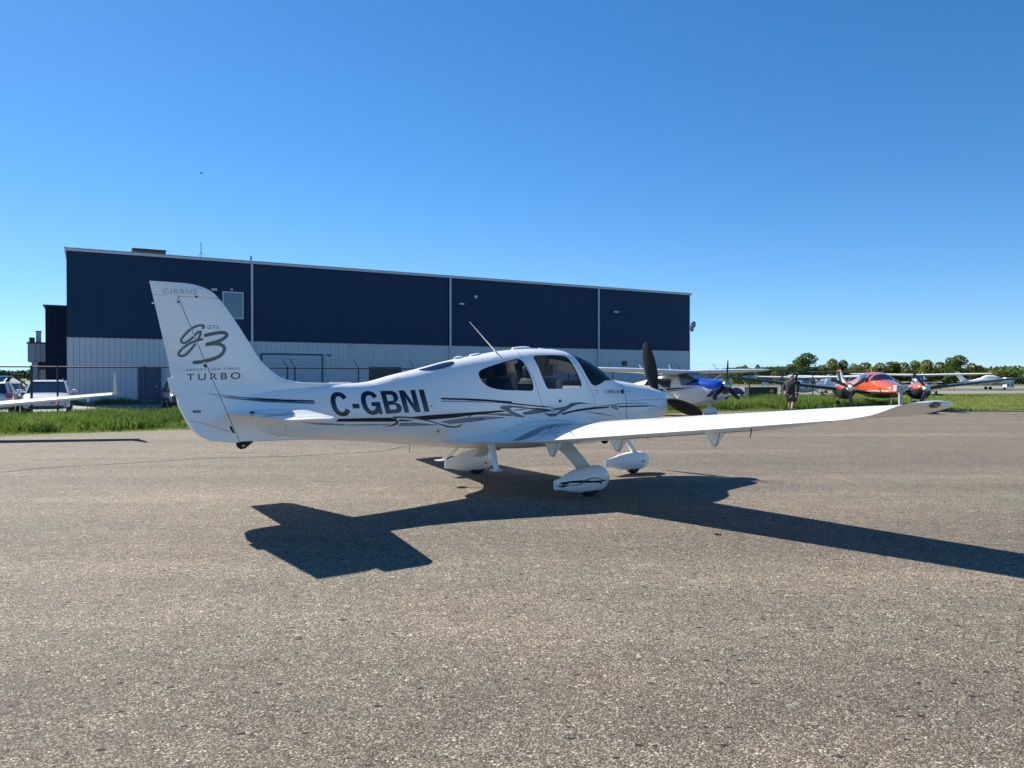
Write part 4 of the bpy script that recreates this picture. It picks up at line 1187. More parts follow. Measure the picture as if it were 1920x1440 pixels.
drape('spine_label', [[Z2(680, 685), Z2(700, 675), Z2(780, 655), Z2(778, 663), Z2(700, 690)]], mat('beige_label', (.6, .52, .42), .5), plane, SB, 5)
# grey swoosh on the wing root and on the near wheel fairing
drape('wing_root_swoosh', [[Z3(*p) for p in [(352, 1075), (440, 1030), (560, 968), (640, 945), (760, 934), (930, 938), (800, 945), (700, 958), (610, 985), (520, 1040), (450, 1066), (400, 1076)]]], MGREY, plane, WB, 6)
seam('wing_walk_line', Z3, [(525, 1023), (700, 1010), (840, 998), (1000, 985), (1250, 972), (1560, 955), (1880, 932)], .5, WB, MGREY)
for q in (([(720, 940), (670, 970), (650, 1010)], 1.4), ([(740, 960), (700, 985), (680, 1030)], 1.1), ([(735, 1000), (715, 1020), (705, 1045)], 1.2)):
    seam('wing_root_arc', Z3, q[0], q[1], WB, mat('blue_grey_vinyl', (.22, .27, .38), .4))
seam('aileron_seam', lambda a, b_: (1400 + a / 3.692, 720 + b_ / 3.692), [(0, 230), (250, 205), (600, 185)], .5, WB, LGREY)
seam('aileron_gap', lambda a, b_: (1400 + a / 3.692, 720 + b_ / 3.692), [(560, 225), (665, 183)], .6, WB, MGREY)
SPB = bvh_of(spats[0])
drape('fairing_stripe', [[Z4(*p) for p in [(915, 430), (1000, 417), (1080, 412), (1130, 417), (1232, 411), (1180, 428), (1080, 430), (985, 430), (972, 440), (945, 441)]]], BLACK, spats[0], SPB, 6)
drape('fairing_stripe', [[Z4(*p) for p in [(903, 450), (950, 441), (990, 449), (940, 461)]]], DGREY, spats[0], SPB, 6)
stroke_quads('fairing_swirl', [([Z4(*p) for p in [(965, 433), (1010, 445), (1050, 440), (1085, 418), (1120, 402), (1160, 399), (1200, 410), (1225, 416)]], 2.2, True)], DGREY, spats[0], SPB, .004)
# tailplane detail
TB = bvh_of(stab_near)
seam('elevator_hinge_line', Z8, [(300, 288), (550, 300), (760, 318), (1040, 345)], .5, TB, DGREY)
seam('tip_seam', Z8, [(1080, 358), (1250, 345), (1420, 336), (1580, 345)], .5, TB, MGREY)
MB().box(-4.30, -4.25, -.52, -.505, SZ - .025, SZ + .03).build('elevator_horn', BLACK, plane)
# ---------------------------------------------------------------- cabin interior
def seat(x, y):
    mb = MB()
    mb.prism([(x + .25, .95), (x - .22, .95), (x - .24, 1.06), (x + .22, 1.10), (x + .27, 1.04)], y - .22, y + .22)
    prof = [(x - .16, 1.0), (x - .30, 1.0), (x - .42, 1.55), (x - .40, 1.62), (x - .33, 1.64), (x - .29, 1.58)]
    mb.prism(prof, y - .21, y + .21)
    o = mb.build('seat', SEAT, plane, bevel=.035, smooth='y')
    MB().prism([(x - .31, 1.0), (x - .325, 1.0), (x - .445, 1.54), (x - .43, 1.56)], y - .2, y + .2).build('seat_back_shell', SEATD, o)
    MB().prism([(x - .40, 1.66), (x - .30, 1.66), (x - .32, 1.82), (x - .38, 1.84), (x - .42, 1.8)], y - .12, y + .12).build('headrest', SEAT, o, bevel=.02, smooth='y')
for y in (-.27, .27): seat(.62, y)
for y in (-.22, .22): seat(-.28, y)
MB().box(-1.0, 1.25, -.36, .36, .80, .93).build('cabin_floor', LINER, plane)
MB().prism([(1.0, 1.0), (.98, 1.40), (1.06, 1.50), (1.38, 1.50), (1.42, 1.0)], -.40, .40).build('instrument_panel', SEATD, plane)
MB().prism([(-1.28, .95), (-1.32, 1.66), (-1.28, 1.66), (-1.23, .95)], -.30, .30).build('rear_bulkhead', LINER, plane)
mb = MB(); mb.tube([(.80, .28, 1.28), (1.05, .28, 1.25)], .015, 8); mb.build('control_stick', BLACK, plane)
mb = MB(); mb.ball((1.03, -.25, 1.52), .04, 10, 6, (1.2, .8, .5)); mb.build('glareshield_item', PAINT, plane, smooth='all')
# ================================================================== other aircraft
def body_loft(name, secs, m, parent, n=24, e=2.2, fix=True):
    """secs: (x, zbot, ztop, halfwidth)"""
    rings = []
    for x, zb, zt, w in secs:
        zc, h = (zb + zt) / 2, (zt - zb) / 2
        rings.append([Vector((x, w * math.copysign(abs(math.cos(a)) ** (2 / e), math.cos(a)), zc + h * math.copysign(abs(math.sin(a)) ** (2 / e), math.sin(a)))) for a in np.linspace(0, 2 * PI, n, endpoint=False)])
    mb = MB(); mb.loft(rings); return mb.build(name, m, parent, smooth='y')
def dense(secs, k=5):
    cols = list(zip(*secs)); xs_ = cols[0]; inc = xs_[0] < xs_[-1]
    if not inc: cols = [c[::-1] for c in cols]
    fs = [pchip(cols[0], c) for c in cols[1:]]
    q = np.linspace(cols[0][0], cols[0][-1], (len(secs) - 1) * k + 1)
    return [(x, *[f(x) for f in fs]) for x in q]
def paint(o, m2, pred):
    o.data.materials.append(m2); i = len(o.data.materials) - 1
    for p in o.data.polygons:
        if pred(p.center): p.material_index = i
def blades(parent, hub, r, angs, w=.085, axis=1, m=BLADE, pitch=25):
    for a in angs:
        a = R(a); rad = Vector((0, math.sin(a), math.cos(a))); tan = Vector((0, math.cos(a), -math.sin(a)))
        rings = []
        for u, ww, tk in ((.1, .5, .03), (.3, .9, .02), (.55, 1, .012), (.8, .85, .009), (.97, .5, .006), (1.0, .12, .003)):
            g_ = R(pitch * (1.6 - u)); ch = tan * math.cos(g_) - Vector((1, 0, 0)) * math.sin(g_); nn = tan * math.sin(g_) + Vector((1, 0, 0)) * math.cos(g_)
            rings.append([Vector(hub) + rad * r * u + ch * (w * ww * math.cos(q)) + nn * (tk * math.sin(q)) for q in np.linspace(0, 2 * PI, 10, endpoint=False)])
        mb = MB(); mb.loft(rings); mb.build('propeller_blade', m, parent, smooth='y')
def simple_wheel(parent, x, y, r=.2, w=.14, name='wheel'):
    return MB().lathe([(.03, -w / 2), (r * .9, -w / 2), (r, -w / 4), (r, w / 4), (r * .9, w / 2), (.03, w / 2)], 16, 'y', (x, y, r)).build(name, RUBBER, parent, smooth='y')
def quad_panel(name, pts, m, parent, off=(0, 0, 0)):
    return mesh_obj(name, [Vector(p) + Vector(off) for p in pts], [tuple(range(len(pts)))], m, parent)
BLUE = mat('cowl_blue', (0.01, 0.05, 0.42), 0.2, coat=1.0)
PALEB = mat('pale_blue_paint', (0.62, 0.72, 0.80), 0.4, coat=.4)
GREYP = mat('grey_aircraft_paint', (0.45, 0.49, 0.55), 0.35, coat=.4)
AGLASS = mat('aircraft_dark_glass', (0.012, 0.015, 0.02), 0.05, coat=1.0)

def high_wing(loc, rz, label, m, s=1.0, wing_m=None, detail=False, zs_=1.0, group=None, prop=(2, 122, 242)):
    t = empty('high_wing_aircraft', loc, rz, label, 'aeroplane', group); t.scale = (s, s, s * zs_)
    wm = wing_m or m
    body_m = m
    fus_ = body_loft('fuselage', dense([(-5.6, 1.05, 1.25, .06), (-4.8, .95, 1.22, .13), (-3.2, .78, 1.30, .28), (-1.9, .60, 1.52, .44), (-1.1, .50, 1.68, .52), (-.2, .46, 1.72, .54), (.35, .46, 1.66, .54), (.42, .46, 1.58, .53), (.9, .50, 1.57, .50), (1.5, .60, 1.545, .47), (1.85, .74, 1.51, .42), (2.0, .86, 1.46, .36), (2.05, .95, 1.42, .28)], 10 if detail else 4), body_m, t, 80 if detail else 28, 2.7)
    if detail:
        paint(fus_, BLUE, lambda c: c.x > .45 and c.z > 1.29 - max(0, c.x - 1.15) * .28)
        paint(fus_, DMETAL, lambda c: c.x > 2.02 and 1.0 < c.z < 1.3)
    # cabin glass and pillars
    for sg in (-1, 1):
        y = .555 * sg
        for poly_ in ([(-.95, 1.22), (-.28, 1.18), (-.26, 1.56), (-.9, 1.58)], [(-1.7, 1.28), (-1.1, 1.24), (-1.05, 1.56), (-1.5, 1.50)]):
            MB().prism(poly_, y - .03, y + .012 if sg > 0 else y - .012).build('side_window', AGLASS, t) if sg > 0 else MB().prism(poly_, y - .012, y + .03).build('side_window', AGLASS, t)
    mb = MB(); mb.loft([[Vector((.30, -.53, 1.24)), Vector((.30, .53, 1.24)), Vector((.10, .52, 1.78)), Vector((.10, -.52, 1.78))], [Vector((.95, -.44, 1.545)), Vector((.95, .44, 1.545)), Vector((.42, .44, 1.80)), Vector((.42, -.44, 1.80))]])
    mb.build('windshield', AGLASS, t, bevel=.02)
    # wings
    for sg in (-1, 1):
        secs = [(y * sg, .50, -1.12 + .012 * y + max(0, y - 2.6) * .13, 1.79 + .022 * y, tk, .05) for y, tk in ((0, .2), (1.2, .2), (2.6, .19), (4.2, .16), (5.2, .13), (5.42, .09), (5.5, .02))]
        w_ = surf('wing', secs, wm, t, 10)
        MB().tube([(.02, 2.45 * sg, 1.76), (.06, .50 * sg, .72)], .055, 8, flat=.45, up=(1, 0, 0)).build('wing_strut', PAINT2, t)
        MB().tube([(-.75, .45 * sg, .72), (-.72, .95 * sg, .5), (-.7, 1.3 * sg, .22)], [.06, .04, .035], 8).build('gear_leg', PAINT2, t)
        simple_wheel(t, -.7, 1.36 * sg, .2)
        surf('tailplane', [(y * sg, -4.75 - .2 * y / 1.7, -5.75 + .1 * y / 1.7, 1.16, .1 - .03 * y) for y in (0, 1.0, 1.6, 1.7)], wm, t, 8)
    mb = MB()
    fz = [(1.05, -4.0, -5.55), (1.25, -4.35, -5.65), (1.6, -4.75, -5.75), (2.05, -5.1, -5.85), (2.12, -5.2, -5.86)]
    mb.loft([[Vector((a, -.04, z)), Vector((a * .6 + b_ * .4, -.05, z)), Vector((b_, -.006, z)), Vector((b_, .006, z)), Vector((a * .6 + b_ * .4, .05, z)), Vector((a, .04, z))] for z, a, b_ in fz]); mb.build('tail_fin', m, t, smooth='y')
    simple_wheel(t, 1.35, 0, .17, .12, 'nose_wheel')
    MB().tube([(1.45, 0, .68), (1.35, 0, .3)], .035, 8).build('nose_leg', STEEL, t)
    mb = MB(); mb.lathe([(.19, 0), (.18, .06), (.15, .15), (.10, .24), (.04, .30), (.002, .31)], 18, 'x', (2.05, 0, 1.30)); mb.build('spinner', STEEL if detail else PAINT2, t, smooth='all')
    blades(t, (2.12, 0, 1.30), 1.0, prop, .085, pitch=14)
    if detail:
        body_loft('wheel_fairing', dense([(.95, .16, .30, .03), (1.15, .1, .40, .09), (1.4, .09, .44, .12), (1.6, .12, .38, .10), (1.68, .2, .3, .03)], 4), PAINT2, t, 14, 2.2)
        for x, y in ((-.25, -.5), (-.6, -1.9)):
            MB().tube([(x, y, 1.86), (x - .13, y, 2.14)], .014, 5).build('blade_antenna', PAINT2, t)
        for sg in (-1, 1):
            y = .552 * sg
            MB().prism([(-1.3, .98), (-.2, 1.10), (1.1, 1.24), (-.1, 1.18), (-1.25, 1.10)], y - .006, y + .006).build('black_stripe', BLACK, t)
            MB().prism([(-1.2, .93), (-.1, 1.06), (.9, 1.17), (-.1, 1.08), (-1.2, .96)], y - .006, y + .006).build('black_stripe', BLACK, t)
            y = .455 * sg
            MB().prism([(1.5, .86), (1.78, 1.10), (1.92, 1.10), (1.68, .86)], y - .03, y + .03).build('cowl_chevron', BLACK, t)
            MB().prism([(1.74, .75), (1.86, .75), (1.90, .86), (1.80, .86)], .36 * sg - .05, .36 * sg + .05).build('exhaust_louvre', DMETAL, t)
        for sg in (-1, 1): MB().lathe([(.001, 0), (.085, 0), (.085, .02)], 12, 'x', (2.035, .20 * sg, 1.30)).build('air_intake', DMETAL, t)
        MB().tube([(-.1, -.45, .62), (.1, -.5, .74)], .02, 5).build('cabin_step', STEEL, t)
    return t
high_wing((7.15, 31.0, 0), R(-52), 'white high wing aeroplane with bright blue cowling, behind the nose of the nearest aeroplane', PAINT2, detail=True, prop=(4, 124, 244))
high_wing((at(1508, 62), 62, -.1), R(226), 'pale blue high wing aeroplane parked beyond the fence behind the walking person', PALEB, .98, zs_=.93, group='high wing aeroplanes parked in the distance', prop=(20, 200))
high_wing((at(1722, 66), 66, 0), R(238), 'grey high wing aeroplane with long white wing parked behind the orange twin', GREYP, 1.0, wing_m=PAINT2, zs_=.98, group='high wing aeroplanes parked in the distance', prop=(90, 270))

high_wing((at(1560, 74), 74, -.1), R(205), 'white high wing aeroplane seen between the fence and the left propeller of the orange twin', PAINT2, 1.0, zs_=.95, group='high wing aeroplanes parked in the distance', prop=(60, 240))
# orange twin with T tail
tw = empty('twin_engine_aircraft', (18.05, 36.8, 0), R(-97), 'orange and black twin engine low wing aeroplane with T tail facing the camera', 'aeroplane')
ORANGE = mat('orange_paint', (0.78, 0.115, 0.018), 0.18, coat=1.0, metal=.15)
DKBODY = mat('dark_belly_paint', (0.03, 0.032, 0.04), 0.3, coat=.5)
tf = body_loft('fuselage', dense([(-6.0, 1.15, 1.32, .05), (-4.5, 1.02, 1.36, .14), (-2.8, .82, 1.56, .30), (-1.4, .66, 1.82, .52), (-.3, .60, 1.88, .60), (.5, .60, 1.80, .60), (1.15, .62, 1.50, .57), (1.8, .66, 1.38, .50), (2.5, .74, 1.24, .36), (2.8, .86, 1.10, .16)], 16), ORANGE, tw, 96, 2.5)
paint(tf, DKBODY, lambda c: c.z < .93)
paint(tf, PAINT2, lambda c: .93 + .02 * c.x < c.z < .965 + .02 * c.x and c.x > -2)
paint(tf, AGLASS, lambda c: -1.1 < c.x < 1.12 and c.z > 1.34 + max(0, c.x) * .12 and (c.z < 1.76 or c.x > .45) and not (-.08 < c.x < .04) and not (.50 < c.x < .60))
for sg in (-1, 1):
    nx = 1.72 * sg
    na = MB(); rings = []
    for x, zb, zt, w in dense([(-1.3, .88, 1.0, .06), (-.5, .68, 1.22, .26), (.3, .55, 1.36, .36), (.95, .56, 1.38, .36), (1.25, .72, 1.32, .28), (1.36, .85, 1.22, .18)], 4):
        zc, h = (zb + zt) / 2, (zt - zb) / 2
        rings.append([Vector((x, nx + w * math.cos(a), zc + h * math.sin(a))) for a in np.linspace(0, 2 * PI, 24, endpoint=False)])
    na.loft(rings); no_ = na.build('engine_nacelle', ORANGE, tw, smooth='y'); paint(no_, DKBODY, lambda c: c.z < 1.12)
    MB().lathe([(.001, 0), (.13, 0), (.13, .03)], 12, 'x', (1.25, nx, .74)).build('air_intake', DMETAL, no_)
    mb = MB(); mb.lathe([(.17, 0), (.16, .06), (.12, .16), (.06, .25), (.002, .28)], 16, 'x', (1.36, nx, 1.1)); mb.build('spinner', PAINT2, no_, smooth='all')
    blades(tw, (1.42, nx, 1.1), .95, (-62, 58, 178) if sg < 0 else (-40, 80, 200), .085, m=mat('prop_grey', (.07, .075, .08), .35), pitch=16)
    secs = [(y * sg, lx, txx, .80 + .115 * y, tk, .03) for y, lx, txx, tk in ((.4, .55, -1.1, .22), (1.7, .45, -.95, .2), (4, .15, -.7, .15), (6.4, -.1, -.6, .10), (6.9, -.2, -.62, .08))]
    w_ = surf('wing', secs, mat('blue_black_wing_paint', (.045, .055, .085), .3, coat=.5), tw, 10)
    mb = MB(); mb.loft([[Vector((a, 6.9 * sg + yy * sg, z)), Vector((a * .5 + b_ * .5, (6.9 + yy + .03) * sg, z)), Vector((b_, (6.9 + yy) * sg, z)), Vector((a * .5 + b_ * .5, (6.9 + yy - .03) * sg, z))] for a, b_, yy, z in ((-.2, -.62, 0, 1.575), (-.32, -.68, .12, 1.66), (-.5, -.78, .22, 1.85), (-.66, -.86, .27, 2.0))]); mb.build('winglet', DKBODY, tw)
    MB().tube([(-.25, nx, .7), (-.25, nx, .2)], .05, 8).build('gear_leg', STEEL, tw)
    simple_wheel(tw, -.25, nx + .09 * sg, .23, .16)
    surf('tailplane', [(y * sg, -5.75 - .15 * y / 1.7, -6.5 + .05 * y, 1.93, .08 - .02 * y) for y in (0, 1.0, 1.6, 1.68)], DKBODY, tw, 8)
    for yy in (3.2, 4.9): MB().prism([(-.5, .80 + .115 * yy), (-.85, .80 + .115 * yy), (-.7, .66 + .115 * yy)], yy * sg - .02, yy * sg + .02).build('flap_hinge_fairing', DKBODY, tw)
MB().tube([(1.75, 0, .8), (1.75, 0, .2)], .045, 8).build('nose_leg', STEEL, tw); simple_wheel(tw, 1.75, 0, .19, .13, 'nose_wheel')
mb = MB(); mb.loft([[Vector((a, -.05, z)), Vector((b_, -.01, z)), Vector((b_, .01, z)), Vector((a, .05, z))] for z, a, b_ in ((1.2, -4.7, -6.0), (1.5, -5.25, -6.3), (1.95, -5.65, -6.5))]); mb.build('tail_fin', mat('white_tail_paint', (.7, .7, .7), .4), tw)
mb = MB(); mb.ball((-6.0, 0, 1.95), .1, 10, 6, (4.5, 1, 1)); mb.build('tail_bullet', RED, tw, smooth='all')
MB().tube([(-.9, .05, 1.8), (-1.12, .05, 2.2)], .018, 5).build('whip_antenna', YELLOW, tw)
MB().tube([(-2.6, 0, 1.55), (-2.75, 0, 1.8)], .014, 5).build('blade_antenna', PAINT2, tw)

# distant low wing aeroplane under a cover
lw = empty('low_wing_aircraft', (at(1856, 95), 95, 0), R(-22), 'small white low wing aeroplane parked far away near the right edge', 'aeroplane')
body_loft('fuselage', dense([(-3.2, .95, 1.1, .05), (-2.2, .8, 1.2, .2), (-.9, .6, 1.55, .5), (.1, .55, 1.75, .56), (1.0, .58, 1.55, .52), (1.9, .7, 1.3, .4), (2.4, .85, 1.1, .2)], 4), PAINT2, lw, 20)
mb = MB(); mb.loft([[Vector((a, -.05, z)), Vector((b_, -.02, z)), Vector((b_, .02, z)), Vector((a, .05, z))] for z, a, b_ in ((1.0, -2.2, -3.2), (1.7, -3.0, -3.7), (2.3, -3.4, -3.9))]); mb.build('tail_fin', PAINT2, lw)
for sg in (-1, 1):
    surf('wing', [(y * sg, .7, -.7 + y * .08, .7 + .1 * y, .16, .03) for y in (0, 2.5, 4.6, 4.8)], PAINT2, lw, 8)
    surf('tailplane', [(y * sg, -2.9, -3.5, 1.0, .07, 0) for y in (0, 1.4, 1.5)], PAINT2, lw, 8)
    simple_wheel(lw, -.2, 1.3 * sg, .2); MB().tube([(-.2, 1.3 * sg, .8), (-.2, 1.3 * sg, .2)], .05, 6).build('gear_leg', PAINT2, lw)
body_loft('canopy_cover', dense([(-.9, 1.3, 1.62, .3), (-.3, 1.3, 1.84, .45), (.5, 1.3, 1.80, .45), (1.1, 1.25, 1.58, .35)], 3), mat('canvas_cover', (.72, .72, .70), .9), lw, 16)
simple_wheel(lw, 1.6, 0, .17, .1, 'nose_wheel')

# aeroplane out of frame on the left: its right wing with winglet reaches into the picture
la = empty('winglet_aircraft', (-16.35, 18.95, 0), R(106), 'white aeroplane at the left edge, only its slender wing with upright winglet in view', 'aeroplane')
body_loft('fuselage', dense([(-4.8, 1.0, 1.15, .05), (-3.0, .85, 1.2, .2), (-1.2, .6, 1.5, .45), (0, .52, 1.75, .58), (1.2, .55, 1.5, .52), (2.2, .75, 1.25, .38), (2.5, .9, 1.1, .2)], 4), PAINT, la, 24)
LWT = mat('lower_wing_shade_paint', (.55, .53, .48), .45)
for sg in (-1, 1):
    secs = [(y * sg, .55 - .03 * y, -.62 + .045 * y, .66 + .089 * y, tk, .02, .012) for y, tk in ((0, .15), (1.5, .135), (3.5, .11), (5.2, .085), (5.5, .075), (5.62, .05), (5.68, .02))]
    w_ = surf('wing', secs, PAINT, la, 14)
    mb = MB(); mb.loft([[Vector((a, (yy - .022 * k_) * sg, z)), Vector(((a + b_) / 2, (yy + .03 * k_) * sg, z)), Vector((b_, (yy + 0.0) * sg, z)), Vector(((a + b_) / 2, (yy - .03 * k_) * sg, z))] for a, b_, yy, z, k_ in ((.40, -.38, 5.62, 1.14, 1.4), (.28, -.38, 5.67, 1.22, 1.2), (.08, -.40, 5.69, 1.45, .9), (-.12, -.42, 5.70, 1.72, .6), (-.22, -.42, 5.70, 1.795, .3))]); mb.build('winglet', PAINT, la, smooth='y')
    rings = [[Vector((-.62 + .045 * y + .14, y * sg, .66 + .089 * y)), Vector((-.62 + .045 * y - .01, y * sg, .66 + .089 * y + .004)), Vector((-.62 + .045 * y + .02, y * sg, .66 + .089 * y - k_)), Vector((-.62 + .045 * y + .14, y * sg, .66 + .089 * y - k_ - .01))] for y, k_ in ((.7, .075), (2.5, .07), (4.0, .06), (4.9, .045), (5.3, .005))]
    mb = MB(); mb.loft(rings); mb.build('flap', PAINT, la)
    for yy in (2.9, 4.3, 5.05):
        z = .66 + .089 * yy
        MB().prism([(-.15, z), (-.42, z), (-.30, z - .14), (-.26, z - .14)], yy * sg - .012, yy * sg + .012).build('hinge_bracket', PAINT, la)
    simple_wheel(la, -.2, 1.3 * sg, .2); MB().tube([(-.2, .6 * sg, .7), (-.2, 1.25 * sg, .22)], .05, 6).build('gear_leg', PAINT, la)
mb = MB(); mb.loft([[Vector((a, -.05, z)), Vector((b_, -.01, z)), Vector((b_, .01, z)), Vector((a, .05, z))] for z, a, b_ in ((1.05, -3.6, -4.8), (1.6, -4.3, -5.1), (2.2, -4.7, -5.3))]); mb.build('tail_fin', PAINT, la)
simple_wheel(la, 1.7, 0, .17, .1, 'nose_wheel')

# ================================================================== cars
def car(loc, rz, label, m, L_=4.6, W=1.84, H=1.62, hood=.98, kind='suv', group=None):
    t = empty('parked_car', loc, rz, label, 'car', group)
    h = L_ / 2; hw_ = W / 2
    # lower body
    S = dense([(-h, .42, .86, hw_ * .80), (-h + .12, .34, .98, hw_ * .93), (-h + .7, .26, hood + .06, hw_), (0, .24, hood + .04, hw_), (h - 1.25, .26, hood + .02, hw_ * .99), (h - .45, .30, hood - .10, hw_ * .95), (h - .12, .34, hood - .24, hw_ * .86), (h, .42, hood - .38, hw_ * .72)], 4)
    body_loft('body', S, m, t, 32, 5.0)
    x0, x1, x2, x3 = (-h + .35, -h + .75, h - 2.15, h - 1.28)
    if kind == 'hatch': x0, x1 = -h + .12, -h + .55
    gl = MB(); gl.loft([[Vector((x0, -hw_ * .86, hood)), Vector((x0, hw_ * .86, hood)), Vector((x3, hw_ * .86, hood)), Vector((x3, -hw_ * .86, hood))],
                        [Vector((x1, -hw_ * .70, H - .07)), Vector((x1, hw_ * .70, H - .07)), Vector((x2, hw_ * .70, H - .07)), Vector((x2, -hw_ * .70, H - .07))]])
    gl.build('window_glass', CARGLASS, t, bevel=.03)
    rf = MB(); rf.loft([[Vector((x1 - .05, -hw_ * .72, H - .08)), Vector((x1 - .05, hw_ * .72, H - .08)), Vector((x2 + .08, hw_ * .71, H - .08)), Vector((x2 + .08, -hw_ * .71, H - .08))],
                        [Vector((x1 + .15, -hw_ * .60, H)), Vector((x1 + .15, hw_ * .60, H)), Vector((x2 - .15, hw_ * .60, H - .01)), Vector((x2 - .15, -hw_ * .60, H - .01))]])
    rf.build('roof', m, t, bevel=.02)
    for sg in (-1, 1):
        MB().tube([(x3 + .03, hw_ * .86 * sg, hood - .01), (x2 + .04, hw_ * .705 * sg, H - .075)], .035, 6).build('pillar', m, t)
        MB().tube([(x0 - .01, hw_ * .86 * sg, hood - .01), (x1 - .01, hw_ * .705 * sg, H - .075)], .06, 6).build('pillar', m, t)
        MB().tube([(-.15, hw_ * .875 * sg, hood - .01), (-.15, hw_ * .71 * sg, H - .075)], .03, 6).build('pillar', m, t)
        if kind == 'suv': MB().tube([(x1 + .1, hw_ * .62 * sg, H), (x1 + .2, hw_ * .62 * sg, H + .05), (x2 - .2, hw_ * .62 * sg, H + .05), (x2 - .1, hw_ * .62 * sg, H)], .016, 5).build('roof_rail', DMETAL, t)
        mb = MB(); mb.ball((x3 - .15, (hw_ + .12) * sg, hood + .09), .1, 8, 6, (.7, 1.25, .75)); mb.build('door_mirror', m, t, smooth='all')
        hl = MB().prism([(h - .42, hood - .20), (h - .20, hood - .22), (h - .10, hood - .36), (h - .34, hood - .34)], hw_ * .62 * sg, hw_ * .93 * sg).build('headlight', mat('lamp_glass', (.5, .52, .55), .1, coat=1), t, bevel=.01)
        MB().prism([(h - .12, .46), (h - .02, .46), (h - .02, .58), (h - .12, .58)], hw_ * .55 * sg, hw_ * .78 * sg).build('fog_lamp', DMETAL, t)
        MB().prism([(-h - .0, .78), (-h + .3, .80), (-h + .30, .95), (-h + .02, 1.0)], hw_ * .70 * sg, hw_ * 1.0 * sg).build('tail_light', RED, t, bevel=.01)
        for wx in (-h + .85, h - .9):
            simple_wheel(t, wx, (hw_ - .1) * sg, .34, .22)
            MB().lathe([(.03, -.01), (.22, -.01), (.2, .01)], 14, 'y', (wx, (hw_ + .01) * sg, .34)).build('rim', STEEL, t)
    gr = MB().box(h - .06, h + .015, -hw_ * .5, hw_ * .5, hood - .42, hood - .28).build('grille', DMETAL, t, bevel=.01)
    MB().box(h - .05, h + .02, -hw_ * .68, hw_ * .68, .34, .46).build('lower_intake', DMETAL, t, bevel=.01)
    MB().box(h - .0, h + .035, -.15, .15, .50, .62).build('number_plate', mat('plate_white', (.6, .62, .6), .5), t)
    return t
CW = mat('car_white', (.74, .75, .75), .25, coat=1); CBK = mat('car_black', (.014, .013, .016), .2, coat=1)
CBL = mat('car_blue', (.05, .10, .22), .25, coat=1, metal=.2); CSV = mat('car_silver', (.45, .47, .50), .3, coat=1, metal=.4)
CR = 'cars parked between the fence and the hangar'
car((at(90, 33.6), 33.6, -.05), R(-60), 'white sport utility car facing the fence post, parked nearest the hangar corner', CW, 4.5, 1.86, 1.56, .98, group=CR)
car((at(-12, 33.2), 33.2, -.05), R(119), 'white hatchback at the left edge showing its red tail light', CW, 4.1, 1.74, 1.48, .95, 'hatch', CR)
car((at(10, 40.5), 40.5, -.05), R(-60), 'blue grey sedan between the white hatchback and the white sport utility car', CBL, 4.5, 1.76, 1.40, .92, 'sedan', CR)
car((at(2, 46), 46, 0), R(-8), 'black sport utility car seen side on behind the other cars at the left edge', CBK, 4.9, 1.9, 1.70, 1.06, group=CR)
car((at(345, 38.6), 38.6, -.05), R(-60), 'dark grey car half hidden behind the rudder beside the blue door', mat('car_graphite', (.03, .035, .045), .25, coat=1), 4.5, 1.82, 1.5, .98, 'suv', CR)
car((at(640, 41.5), 41.5, -.05), R(-58), 'white car with only its roof showing over the tail boom near the garage door', CW, 4.4, 1.8, 1.40, .95, 'sedan', CR)

# ================================================================== person
def skin(name, joints, bones, m, parent, lvl=2):
    me = bpy.data.meshes.new(name); me.from_pydata([j[:3] for j in joints], bones, [])
    o = bpy.data.objects.new(name, me); C.objects.link(o)
    md = o.modifiers.new('s', 'SKIN'); sv = me.skin_vertices[0].data
    for i, j in enumerate(joints):
        r_ = j[3]; sv[i].radius = (r_, j[4] if len(j) > 4 else r_)
    sv[0].use_root = True
    s2 = o.modifiers.new('d', 'SUBSURF'); s2.levels = lvl; s2.render_levels = lvl
    dg = bpy.context.evaluated_depsgraph_get(); dg.update()
    m2 = bpy.data.meshes.new_from_object(o.evaluated_get(dg)); bpy.data.objects.remove(o)
    m2.name = name; m2.materials.clear()
    return link(name, m2, m, parent, smooth='all')
SKIN = mat('skin', (.52, .30, .20), .6); HOOD = mat('charcoal_jacket', (.045, .042, .044), .9, var=.2, vscale=8, bump=.3, bscale=25)
SHORT = mat('grey_shorts', (.075, .07, .065), .9, var=.2, vscale=8); CAPM = mat('pale_cap', (.50, .48, .45), .8); SHOE = mat('dark_shoe', (.04, .04, .045), .7)
man = empty('person', (at(1484, 35.2), 35.2, 0), R(52), 'person in charcoal hooded jacket and dark shorts walking along the apron edge', 'person')
man.scale = (1.04, 1.12, 1.0)
# x forward (to the right of the picture), y to the person's left (away from the camera)
J = [(0, 0, .92, .13, .10), (0, .0, 1.10, .12, .15), (.02, 0, 1.30, .13, .17), (.03, 0, 1.43, .07, .08), (.06, 0, 1.50, .052), (.09, 0, 1.56, .075, .07), (.10, 0, 1.65, .085, .075),   # 0-6 trunk, neck, head
     (.02, .18, 1.38, .058), (-.02, .23, 1.14, .045), (.16, .24, .98, .036), (.20, .24, .95, .032),        # 7-10 left arm
     (.02, -.18, 1.38, .058), (-.13, -.23, 1.12, .045), (-.20, -.25, .88, .036), (-.21, -.25, .84, .032),  # 11-14 right arm
     (.0, .09, .84, .088), (.13, .10, .50, .058), (.12, .10, .30, .055), (.19, .10, .09, .036),            # 15-18 left leg
     (.0, -.09, .84, .088), (-.06, -.10, .50, .058), (-.17, -.10, .30, .055), (-.28, -.10, .11, .036)]
